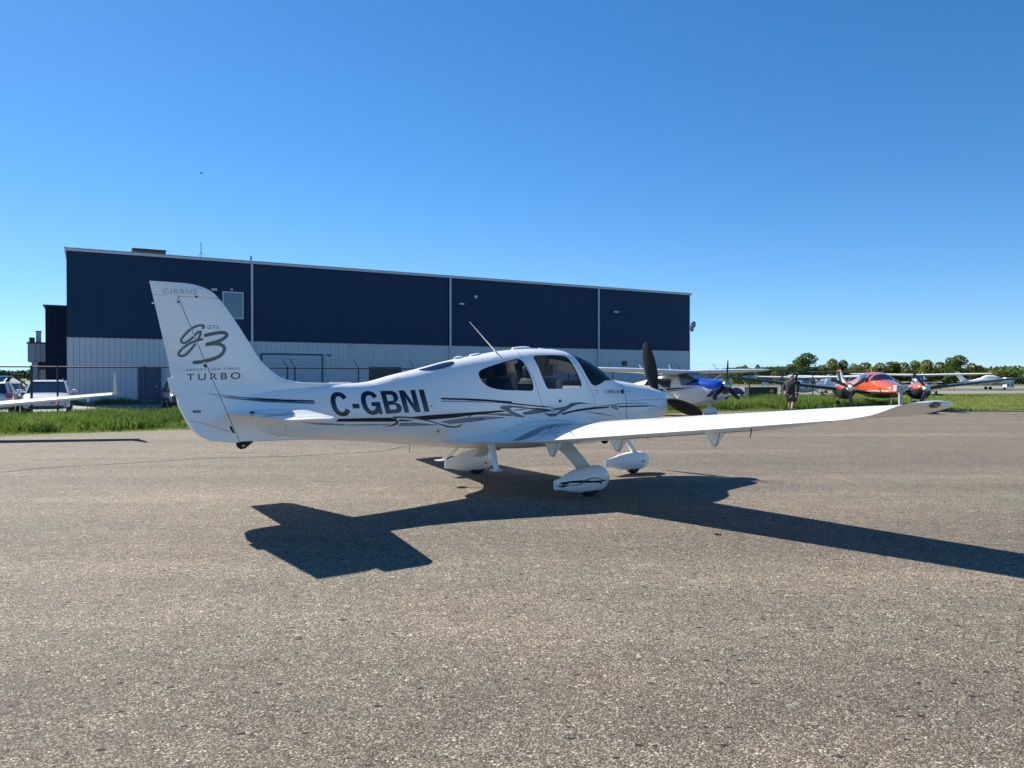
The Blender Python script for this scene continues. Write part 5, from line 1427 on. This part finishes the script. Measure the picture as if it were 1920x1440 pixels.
Bn = [(0, 1), (1, 2), (2, 3), (3, 4), (4, 5), (5, 6), (2, 7), (7, 8), (8, 9), (9, 10), (2, 11), (11, 12), (12, 13), (13, 14), (0, 15), (15, 16), (16, 17), (17, 18), (0, 19), (19, 20), (20, 21), (21, 22)]
skin('body', J, Bn, SKIN, man)
skin('jacket', [(0, 0, .80, .20, .25), (.0, 0, .98, .21, .26), (0, 0, 1.18, .21, .26), (.01, 0, 1.34, .18, .24), (.0, 0, 1.46, .10, .13), (-.05, 0, 1.50, .09, .11), (.02, .21, 1.38, .11), (-.02, .29, 1.14, .090), (.14, .28, 1.0, .07), (.02, -.21, 1.38, .11), (-.13, -.29, 1.12, .090), (-.195, -.28, .91, .07)],
     [(0, 1), (1, 2), (2, 3), (3, 4), (4, 5), (3, 6), (6, 7), (7, 8), (3, 9), (9, 10), (10, 11)], HOOD, man)
skin('shorts', [(0, 0, .92, .19, .22), (.0, .10, .78, .16), (.09, .11, .56, .14), (.0, -.10, .78, .16), (-.04, -.11, .54, .14), (.11, .11, .46, .13), (-.07, -.11, .44, .13)], [(0, 1), (1, 2), (0, 3), (3, 4), (2, 5), (4, 6)], SHORT, man)
mb = MB(); mb.ball((.09, 0, 1.665), .115, 14, 8, (1.0, .86, .78)); mb.box(.16, .27, -.065, .065, 1.64, 1.652); mb.build('cap', CAPM, man, smooth='y')
for s_, (ax_, ay_, az_) in ((1, (.20, .24, .93)), (-1, (-.212, -.25, .82))):
    hj = [(ax_, ay_, az_, .03, .018), (ax_ + .01, ay_, az_ - .07, .034, .016)]
    hb = [(0, 1)]
    for k in range(4):
        fx = ax_ + .035 - k * .022; n = len(hj)
        hj += [(fx, ay_, az_ - .105, .010), (fx + .004, ay_ - .010 * s_, az_ - (.135 if k in (1, 2) else .125), .009), (fx + .004, ay_ - .022 * s_, az_ - (.155 if k in (1, 2) else .142), .008)]; hb += [(1, n), (n, n + 1), (n + 1, n + 2)]
    n = len(hj); hj += [(ax_ + .042, ay_ - .01 * s_, az_ - .045, .012), (ax_ + .058, ay_ - .018 * s_, az_ - .085, .010)]; hb += [(0, n), (n, n + 1)]
    skin('hand', hj, hb, SKIN, man, 1)
mb = MB(); mb.ball((.185, .10, .045), .055, 10, 6, (2.3, .85, .8)); mb.build('shoe', SHOE, man, smooth='all')
mb = MB(); mb.ball((-.24, -.10, .055), .055, 10, 6, (2.3, .85, .8)); mb.build('shoe', SHOE, man, smooth='all')
mb = MB(); mb.ball((.185, 0, 1.60), .018, 8, 6, (1.2, .8, 1)); mb.build('nose', SKIN, man, smooth='all')
for s_ in (-1, 1):
    mb = MB(); mb.ball((.165, .032 * s_, 1.625), .011, 8, 6); mb.build('eye', BLACK, man, smooth='all')
    mb = MB(); mb.ball((.09, .082 * s_, 1.60), .022, 8, 6, (.8, .5, 1.2)); mb.build('ear', SKIN, man, smooth='all')
MB().box(.168, .180, -.025, .025, 1.562, 1.568).build('mouth', mat('lip', (.3, .12, .1), .6), man)

# ================================================================== small things
st_ = empty('marker_stand', (at(1688.5, 33.8), 33.8, 0), R(12), 'white T shaped marker stand in front of the nose of the orange twin', 'stand')
WST = mat('stand_white', (.50, .50, .49), .6, var=.06)
zt_, zb_ = zat(722.5, 33.8), zat(732.5, 33.8)
MB().box(-.29, .29, -.12, .12, zb_, zt_).build('head_box', WST, st_, bevel=.01); MB().box(-.08, .08, -.05, .05, .04, zb_).build('upright', WST, st_, bevel=.008); MB().box(-.28, .28, -.25, .25, 0.0, .045).build('foot', WST, st_)
MB().box(-.05, .0, -.125, -.12, zb_ + .02, zb_ + .08).build('label_square', DMETAL, st_)
cart = empty('equipment_cart', (at(1429, 52), 52, 0), R(6), 'long dark equipment cart with a yellow warning diamond behind the fence', 'cart')
CT = mat('cart_dark', (.02, .021, .024), .6)
z0, z1 = zat(742, 52), zat(727, 52)
MB().box(-.95, .95, -.4, .4, z0, z1).build('body', CT, cart, bevel=.03); MB().box(-1.05, 1.05, -.45, .45, z1, z1 + .05).build('top', DMETAL, cart)
mb = MB().box(-1.1, -.98, -.4, .4, z0 - .1, z1 + .05); mb.build('end_plate', CT, cart)
mb = MB(); mb.prism([(.32, z0 + .36), (.50, z0 + .50), (.68, z0 + .36), (.50, z0 + .18)], -.42, -.40); mb.build('warning_diamond', mat('diamond_yellow', (.65, .42, .05), .6), cart)
for x in (-.7, .7): simple_wheel(cart, x, -.35, .16, .08); simple_wheel(cart, x, .35, .16, .08)
tarp = empty('covered_tug', (at(1381, 66), 66, 0), 0, 'low blue grey covered tug on the pavement beyond the blue cowling', 'tug')
body_loft('cover', dense([(-.62, .12, .35, .3), (-.4, .1, .62, .42), (0, .1, .70, .45), (.4, .1, .55, .42), (.65, .12, .3, .3)], 3), mat('tarp_blue', (.10, .15, .23), .7, var=.2, bump=.4, bscale=8), tarp, 16)
for x in (-.4, .4): simple_wheel(tarp, x, -.3, .15, .1)
sg_ = empty('notice_board', (at(1435, 60), 60, 0), 0, 'small pale blue notice board on posts seen under the wing of the blue aeroplane', 'sign')
MB().box(-.30, .30, -.02, .02, zat(721, 60), zat(715, 60)).build('board', PALEB, sg_)
for x in (-.22, .22): MB().tube([(x, 0, 0), (x, 0, zat(721, 60))], .02, 5).build('leg', DMETAL, sg_)
wc = empty('site_cabinet', (at(1891, 105), 105, 0), 0, 'white cabinet with two dark doors near the right edge', 'cabinet')
MB().box(-.55, .55, -.4, .4, .1, zat(708, 105)).build('housing', PAINT2, wc, bevel=.02)
for x in (-.24, .24): MB().box(x - .13, x + .13, -.42, -.40, .35, zat(709, 105) - .05).build('door', mat('cabinet_door', (.16, .15, .14), .6), wc)
bx = MB().box(-.28, .28, -.2, .2, zat(699.5, 60), zat(695.5, 60)); bx.tube([(0, 0, 0), (0, 0, zat(699, 60))], .05, 6)
tag(bx.build('utility_box', PAINT2, None, loc=(at(1293, 60), 60, 0)), 'small white utility box on a pole at the right end of the hangar', 'utility box')
bird = empty('bird', (at(379, 60), 60, zat(326, 60)), .6, 'tiny dark bird high in the sky above the hangar', 'bird')
body_loft('body', dense([(-.14, -.01, .01, .01), (0, -.035, .035, .035), (.12, -.01, .02, .015)], 3), BLACK, bird, 8)
for sg in (-1, 1): mesh_obj('wing', [(-.05, .02 * sg, 0), (.05, .02 * sg, 0), (.02, .18 * sg, .06), (-.06, .26 * sg, .03), (-.05, .02 * sg, .012), (.05, .02 * sg, .012)], [(0, 1, 2, 3), (4, 5, 2, 3)], BLACK, bird)
# lamp posts and cones far away
mb = MB(); mb.lathe([(.10, 0), (.03, .32), (.02, .35)], 10, 'z'); mb.box(-.14, .14, -.14, .14, 0, .03)
for i, px in enumerate((1777, 1788)):
    tag(mb.build('traffic_cone', mat('cone_orange', (.7, .12, .03), .6), None, loc=(at(px, 90), 90, 0)), ['small orange cone left of the pair under the long white wing', 'small orange cone right of the pair under the long white wing'][i], 'cone', 'orange cones')
# ================================================================== grass
def veg_mat(name, a, b_, c, rough=.7, trans=.35):
    m = bpy.data.materials.new(name); m.use_nodes = True; nt = m.node_tree
    p = nt.nodes['Principled BSDF']; at_ = nt.nodes.new('ShaderNodeAttribute'); at_.attribute_name = 'tint'
    r_ = nt.nodes.new('ShaderNodeValToRGB'); e = r_.color_ramp.elements; e[0].color = (*a, 1); e[1].color = (*c, 1); k = e.new(.5); k.color = (*b_, 1)
    nt.links.new(at_.outputs['Fac'], r_.inputs[0]); nt.links.new(r_.outputs[0], p.inputs['Base Color'])
    p.inputs['Roughness'].default_value = rough; p.inputs['Specular IOR Level'].default_value = .25
    tr = nt.nodes.new('ShaderNodeBsdfTranslucent'); nt.links.new(r_.outputs[0], tr.inputs[0])
    mx = nt.nodes.new('ShaderNodeMixShader'); mx.inputs[0].default_value = trans
    nt.links.new(p.outputs[0], mx.inputs[1]); nt.links.new(tr.outputs[0], mx.inputs[2]); nt.links.new(mx.outputs[0], nt.nodes['Material Output'].inputs[0])
    return m
GRASS = veg_mat('grass_blades', (.07, .13, .02), (.18, .27, .045), (.42, .40, .13))
LEAF = veg_mat('tree_leaves', (.05, .085, .022), (.14, .20, .045), (.30, .33, .08), trans=.25)
def fast_mesh(name, co, faces_n, idx, m, tint=None, parent=None):
    me = bpy.data.meshes.new(name)
    nv, nf = len(co), len(idx) // faces_n
    me.vertices.add(nv); me.vertices.foreach_set('co', co.astype(np.float32).ravel())
    me.loops.add(len(idx)); me.loops.foreach_set('vertex_index', idx.astype(np.int32))
    me.polygons.add(nf); me.polygons.foreach_set('loop_start', np.arange(0, nf * faces_n, faces_n, dtype=np.int32))
    me.update(calc_edges=True)
    if tint is not None:
        a = me.attributes.new('tint', 'FLOAT', 'POINT'); a.data.foreach_set('value', tint.astype(np.float32))
    return link(name, me, m, parent)
def noise2(x, y, sc, seed=0):
    r_ = np.random.default_rng(seed); v = 0
    for k in range(5):
        a = r_.uniform(0, 2 * PI); f = sc * (1.0 + .9 * k); v = v + np.sin(f * (x * np.cos(a) + y * np.sin(a)) + r_.uniform(0, 6)) / (1 + .5 * k)
    return np.clip(.5 + v / 4.5, 0, 1)
def grass(name, x, y, h, w, m=GRASS, lean=.8, tint=None, z0=0.0):
    n = len(x); a = rng.uniform(0, 2 * PI, n); la_ = rng.uniform(0, 2 * PI, n); ll = rng.uniform(.05, lean, n) * h
    dx, dy = np.cos(a) * w / 2, np.sin(a) * w / 2; lx, ly = np.cos(la_) * ll, np.sin(la_) * ll
    co = np.zeros((n, 5, 3))
    co[:, 0] = np.c_[x - dx, y - dy, np.full(n, z0)]; co[:, 1] = np.c_[x + dx, y + dy, np.full(n, z0)]
    co[:, 2] = np.c_[x + dx * .8 + lx * .35, y + dy * .8 + ly * .35, z0 + h * .6]; co[:, 3] = np.c_[x - dx * .8 + lx * .35, y - dy * .8 + ly * .35, z0 + h * .6]
    co[:, 4] = np.c_[x + lx, y + ly, z0 + h]
    k = np.arange(n) * 5
    idx = np.c_[k, k + 1, k + 2, k, k + 2, k + 3, k + 3, k + 2, k + 4].ravel()
    t = np.repeat(tint if tint is not None else rng.uniform(0, 1, n), 5)
    o = fast_mesh(name, co.reshape(-1, 3), 3, idx, m, t)
    return o
ex = np.array([p[0] for p in EDGE]); ey = np.array([p[1] for p in EDGE])
def edge_y(x): return np.interp(x, ex, ey)
def verge(n, xa, xb, d0, d1):
    x = rng.uniform(xa, xb, n); d = rng.uniform(d0, d1, n) ; return x, edge_y(x) + d, d
# tall weeds of the verge between apron and fence: d = distance behind the apron edge
def fence_depth(x):     # distance from apron edge to fence at x
    s = (x - FENCE0.x) / U.x; return FENCE0.y + s * U.y - edge_y(x)
N1 = 270000
x = rng.uniform(-24, 21.5, N1); fd = fence_depth(x) + 1.0; u_ = rng.uniform(0, 1, N1); d = u_ * fd
d = d + .10 + .22 * noise2(x, x * 0, 2.3, 31) * np.exp(-d / .6)
y = edge_y(x) + d
n1 = noise2(x, y, 1.1, 1); n2 = noise2(x, y, 3.7, 2)
h = (.04 + .29 * np.clip((d - .3) / 3.0, 0, 1)) * (.35 + 1.0 * n1) * rng.uniform(.45, 1.3, N1) * (1 + .25 * (x > 8))
edge_dry = np.clip(1 - d / 1.3, 0, 1)
n3 = noise2(x, y, 7.0, 3)
dry = np.clip((noise2(x, y, .9, 17) - .62) * 3, 0, 1)
h = h * (1 - .45 * dry)
tint = np.clip(.05 + .55 * dry + .45 * n2 + .3 * n3 + rng.normal(0, .15, N1) + .45 * edge_dry, 0, 1)
g1 = grass('tall_grass', x, y, h, np.where(h > .25, .020, .014) * rng.uniform(.6, 1.5, N1), tint=tint)
tag(g1, 'tall unmown grass and weeds in the strip along the fence', 'grass', kind='stuff')
# weeds: broader leaves in clumps
N2 = 60000
cx = rng.uniform(-24, 21, 420); cdp = rng.uniform(.12, 1.0, 420); cr = rng.uniform(.15, .5, 420)
k = rng.integers(0, 420, N2); x = cx[k] + rng.normal(0, 1, N2) * cr[k]; y = edge_y(cx[k]) + cdp[k] * fence_depth(cx[k]) + rng.normal(0, 1, N2) * cr[k]
ok = y > edge_y(x) + .3; x, y, k = x[ok], y[ok], k[ok]
g2 = grass('weeds', x, y, rng.uniform(.15, .5, len(x)) * (.6 + cr[k]), np.full(len(x), .045), lean=1.0, tint=np.clip(.05 + .3 * (cx[k] % 1) + rng.normal(0, .06, len(x)), 0, 1))
tag(g2, 'broad leaved weeds growing in clumps among the tall grass', 'weeds', kind='stuff')
# pale seed heads and tiny white flowers
N3 = 1500
x = rng.uniform(-24, 20, N3); y = edge_y(x) + rng.uniform(.25, 1, N3) * fence_depth(x); z = rng.uniform(.12, .38, N3); s_ = .014
co = np.zeros((N3, 4, 3)); 
for i, (a, b_) in enumerate(((-1, -1), (1, -1), (1, 1), (-1, 1))): co[:, i] = np.c_[x + a * s_, y + rng.normal(0, .004, N3), z + b_ * s_]
kk = np.arange(N3) * 4
fl = fast_mesh('wildflowers', co.reshape(-1, 3), 4, np.c_[kk, kk + 1, kk + 2, kk + 3].ravel(), mat('petal_white', (.62, .62, .52), .8))
tag(fl, 'tiny white wildflowers scattered through the tall grass', 'flowers', kind='stuff')
# grass beyond the apron on the right, short
N4 = 90000
Z_ = 36.0 * (84 / 36.0) ** rng.uniform(0, 1, N4); x = rng.uniform(.36, .74, N4) * Z_
y = np.maximum(Z_, edge_y(x) + .02)
ok = (y < 68 + (x - 21) * .05) & ~((y > fence_depth(x) + edge_y(x) + .4) & (x < 24))
x, y = x[ok], y[ok]; dd = y - edge_y(x)
n1 = noise2(x, y, .8, 5)
h = (.05 + .06 * n1) * rng.uniform(.6, 1.4, len(x)); tall = np.clip((22 - x) / 3, 0, 1); h = h * (1 + 3 * tall)
g3 = grass('lawn', x, y, h, np.full(len(x), .028) * (y / 40), tint=np.clip(.48 + .35 * noise2(x, y, .5, 9) + rng.normal(0, .12, len(x)) - .2 * tall, 0, 1))
tag(g3, 'short grass of the lawn on the right beyond the apron', 'grass', kind='stuff')
# thin weeds at the foot of the hangar wall
N5 = 5000
s = rng.uniform(-2, 12, N5); off_ = rng.uniform(.05, .5, N5)
g5 = grass('wall_weeds', WALL0.x + U.x * s + NW.x * off_, WALL0.y + U.y * s + NW.y * off_, rng.uniform(.1, .7, N5) * noise2(s, s * 0, 2., 4), np.full(N5, .03), tint=rng.uniform(.1, .6, N5))
tag(g5, 'scrawny weeds along the foot of the hangar wall', 'weeds', kind='stuff')

# ================================================================== trees
BARK = mat('bark', (.09, .07, .05), .9, var=.3, vscale=6)
def crown_mesh(seed, nl=1500, conif=False, lobes=9, leaf=.16, dense_=False):
    """unit tree: crown about 1 high and 1 wide, standing on z = 0.1"""
    r_ = np.random.default_rng(seed)
    P, T = [], []
    if conif:
        u = r_.uniform(0, 1, nl) ** .8; rad = (1 - u) * .34 * (1 + .25 * np.sin(u * 34)) * np.sqrt(r_.uniform(.25, 1, nl)); a = r_.uniform(0, 2 * PI, nl)
        P = np.c_[rad * np.cos(a), rad * np.sin(a), .12 + u * .88 - rad * .15]; cl = r_.uniform(0, .5, nl)
    else:
        L_ = []
        for i in range(lobes):
            a = r_.uniform(0, 2 * PI); q = r_.uniform(0, .30); L_.append((q * math.cos(a), q * math.sin(a), r_.uniform(.18, .80), r_.uniform(.15, .27), r_.uniform(.0, .45)))
        L_.append((0, 0, .80, .19, .3)); L_.append((0, 0, .5, .3, .2))
        k = r_.integers(0, len(L_), nl); L_ = np.array(L_)
        v = r_.normal(0, 1, (nl, 3)); v /= np.linalg.norm(v, axis=1)[:, None]
        rr = r_.uniform(.55, 1.06, nl) ** .6
        P = L_[k, :3] + v * (L_[k, 3] * rr)[:, None] * np.array([1, 1, .9]); cl = L_[k, 4]
    n = len(P); nr = r_.normal(0, 1, (n, 3)); nr[:, 2] += .8; nr /= np.linalg.norm(nr, axis=1)[:, None]
    t1 = np.cross(nr, r_.normal(0, 1, (n, 3))); t1 /= np.linalg.norm(t1, axis=1)[:, None]; t2 = np.cross(nr, t1)
    sz = leaf * r_.uniform(.12, .32, n)[:, None]
    co = np.stack([P - t1 * sz, P + t2 * sz * .7, P + t1 * sz, P - t2 * sz * .7], 1)
    kk = np.arange(n) * 4
    tint = np.clip(cl + r_.normal(0, .12, n) + .12, 0, 1)
    return co.reshape(-1, 3), np.c_[kk, kk + 1, kk + 2, kk + 3].ravel(), np.repeat(tint, 4)
def tree_proto(seed, conif, leafm, nl=2600, leaf=.14):
    co, idx, t = crown_mesh(seed, nl, conif, leaf=leaf)
    cr_ = fast_mesh('crown', co, 4, idx, leafm, t)
    r_ = random.Random(seed)
    mb = MB(); mb.tube([(0, 0, -.02), (.01, 0, .2), (0, .01, .45), (0, 0, .75 if not conif else .98)], [.028, .022, .015, .004], 8)
    if not conif:
        for i in range(6):
            a = r_.uniform(0, 6.28); z = r_.uniform(.2, .5); q = r_.uniform(.15, .28)
            mb.tube([(0, 0, z), (q * .5 * math.cos(a), q * .5 * math.sin(a), z + .1), (q * math.cos(a), q * math.sin(a), z + .25)], [.012, .008, .003], 5)
    tk = mb.build('trunk', BARK)
    me1, me2 = cr_.data, tk.data
    bpy.data.objects.remove(cr_); bpy.data.objects.remove(tk)
    return me1, me2
LEAF2 = veg_mat('autumn_leaves', (.11, .135, .03), (.24, .24, .05), (.40, .33, .08), trans=.25)
LEAF3 = veg_mat('dark_evergreen', (.016, .032, .016), (.035, .06, .024), (.07, .10, .03), trans=.12)
protos = [tree_proto(i + 20, False, m_) for i, m_ in enumerate((LEAF, LEAF, LEAF2, LEAF2, LEAF))]
pcon = [tree_proto(40 + i, True, LEAF3, 1500, .13) for i in range(2)]
def tree(px, Z, top, wpx, pr, label, group='trees in the row beyond the airfield', base=None, zr_=None):
    """top: image row of the crown's tip, wpx: crown width in columns"""
    hgt = zat(top, Z); wid = wpx / F * Z * 1.3
    t = empty('tree', (at(px, Z), Z, 0), random.uniform(0, 6.28), label, 'tree', group)
    for nm, me_ in zip(('crown', 'trunk'), pr):
        o = bpy.data.objects.new(nm, me_); C.objects.link(o); o.parent = t
    t.scale = (wid / .85, wid / .85, hgt / 1.0)
    return t
G = protos
row = [ # px, distance, top row, width px, proto, label
 (1421, 150, 683, 14, G[0], 'small round green tree standing alone left of the walking person'),
 (1440, 170, 689, 22, G[1], 'low dark bush like tree beside the small round tree'),
 (1462, 155, 686, 24, G[2], 'olive green tree just right of the fence gate posts'),
 (1482, 150, 681, 30, G[1], 'green tree directly above the head of the walking person'),
 (1512, 148, 661, 50, G[0], 'tallest dark green tree of the left clump in the row'),
 (1497, 152, 668, 34, G[4], 'dark green tree leaning on the left of the tallest one'),
 (1541, 150, 683, 24, G[2], 'short yellow green tree right of the tallest dark tree'),
 (1562, 152, 671, 30, G[3], 'bright olive tree with rounded top left of the twin tail'),
 (1580, 152, 674, 26, G[0], 'dark green tree close behind the bright olive tree'),
 (1600, 165, 680, 24, G[4], 'dim green tree above the red tail bullet'),
 (1622, 160, 678, 34, G[2], 'yellowish tree above the orange cabin left side'),
 (1606, 168, 684, 16, G[3], 'rusty tinted small tree above the twin tail'),
 (1650, 160, 679, 30, G[3], 'olive tree above the orange cabin'),
 (1672, 160, 676, 30, G[1], 'green tree above the right side of the orange cabin'),
 (1694, 158, 678, 30, G[2], 'yellow green tree above the gap between the engines'),
 (1716, 156, 674, 30, G[4], 'green tree above the long white wing root'),
 (1736, 154, 673, 34, G[3], 'broad olive tree over the middle of the long white wing'),
 (1762, 156, 677, 28, G[2], 'olive tree just behind the grey tail fin'),
 (1780, 154, 676, 30, G[4], 'loose green tree left of the big dark tree'),
 (1797, 150, 665, 40, G[0], 'big dark green tree of the right clump, taller than its neighbours'),
 (1788, 153, 668, 26, G[1], 'green tree overlapping the big dark one on its left'),
 (1822, 158, 679, 26, G[2], 'thin olive tree right of the big dark tree'),
 (1836, 160, 684, 22, G[3], 'sparse yellow green tree above the distant white tail'),
 (1868, 150, 694, 26, G[3], 'small yellow tree low in front of the evergreens'),
]
for px, Z, top, w, pr, lab in row: tree(px, Z, top, w, pr, lab)
labs = ['dark evergreen %s' % q for q in ('left of the yellow tree', 'directly behind the yellow tree', 'with pointed top right of the yellow tree', 'narrow and pointed above the white cabinet', 'broad one right of the cabinet', 'short one near the right edge', 'tall one at the right edge', 'low one filling the right corner')]
for (px, top, w), lab in zip([(1846, 690, 22), (1858, 687, 26), (1872, 689, 24), (1884, 685, 18), (1896, 687, 20), (1906, 691, 18), (1915, 690, 18), (1926, 689, 24)], labs):
    tree(px, 230 + random.uniform(-15, 15), top, w, pcon[px % 2], lab, 'dark evergreens at the right')
# the darker hedge mass under the crowns
def hedge(name, x0, x1, Z, h0, n, m, label, leaf=.5, depth=6, seed=3):
    r_ = np.random.default_rng(seed)
    x = r_.uniform(x0, x1, n); hh = h0 * (.65 + .5 * noise2(x, x * 0, .25, seed) + .15 * noise2(x, x * 0, 1.3, seed + 1)); z = hh * r_.uniform(0, 1, n) ** .7; y = Z + r_.uniform(-depth, depth, n)
    P = np.c_[x, y, z]; nr = r_.normal(0, 1, (n, 3)); nr[:, 2] += .6; nr /= np.linalg.norm(nr, axis=1)[:, None]
    t1 = np.cross(nr, r_.normal(0, 1, (n, 3))); t1 /= np.linalg.norm(t1, axis=1)[:, None]; t2 = np.cross(nr, t1); sz = leaf * r_.uniform(.4, 1, n)[:, None]
    co = np.stack([P - t1 * sz, P + t2 * sz * .7, P + t1 * sz, P - t2 * sz * .7], 1).reshape(-1, 3); kk = np.arange(n) * 4
    tn = np.clip(.55 * noise2(x, z * 2, .35, seed + 5) + r_.normal(0, .1, n), 0, 1)
    o = fast_mesh(name, co, 4, np.c_[kk, kk + 1, kk + 2, kk + 3].ravel(), m, np.repeat(tn, 4))
    return tag(o, label, 'hedge', kind='stuff')
hedge('hedge', 50, 185, 172, 3.3, 20000, LEAF, 'continuous dark hedge under the row of trees', .55)
hedge('undergrowth', 130, 260, 245, 2.9, 9000, LEAF3, 'dark undergrowth under the evergreens on the right', .9, seed=8)
# far woods along the horizon
hedge('far_woods', 190, 330, 700, 9.0, 6000, LEAF, 'far wooded rise seen under the wing of the blue and white aeroplane', 2.4, 30, seed=11)
hedge('distant_woods', -500, -330, 620, 6, 6000, LEAF3, 'distant woods on the horizon at the left edge', 2.0, 30, seed=12)
for i, (px, w, h_, c_) in enumerate(((1312, 5, 3.5, (.45, .4, .36)), (1328, 4, 3, (.5, .5, .5)), (1341, 6, 3.2, (.4, .33, .28)), (1352, 3, 3, (.55, .55, .52)))):
    Z = 560; hs = empty('distant_house', (at(px, Z), Z, 0), .2, ['tiny pale house first right of the hangar corner on the horizon', 'tiny grey house second right of the hangar corner', 'tiny brown house third right of the hangar corner', 'tiny white house just left of the raised propeller blade'][i], 'house', 'houses on the far horizon')
    MB().box(-w, w, -3, 3, 0, h_).build('wall', mat('house_wall', c_, .8), hs); MB().prism([(-w - .4, h_), (w + .4, h_), (0, h_ + 1.6)], -3.3, 3.3).build('roof', BROWN, hs)
lt = [(20, 60, 712, 14, G[1], 'dim tree at the left horizon above the black car roof'), (4, 60, 711, 12, G[4], 'dim tree at the far left edge of the horizon'), (28, 300, 699, 14, G[0], 'rounded tree on the left horizon'), (38, 320, 699, 8, G[4], 'narrow tree on the left horizon beside the rounded one'), (54, 280, 698, 10, G[1], 'tree on the left horizon touching the office block')]
for px, Z, top, w, pr, lab in lt[2:]: tree(px, Z, top, w, pr, lab, 'trees on the left horizon')
for px in (4, 13): tree(px, 330, 703, 12, G[px % 2], 'low tree on the left horizon %s' % ('at the picture edge' if px == 4 else 'second from the picture edge'), 'trees on the left horizon')
hedge('car_park_hedge', -160, -118, 175, .9, 2500, LEAF2, 'pale brush behind the parked cars on the left', .5, seed=15)
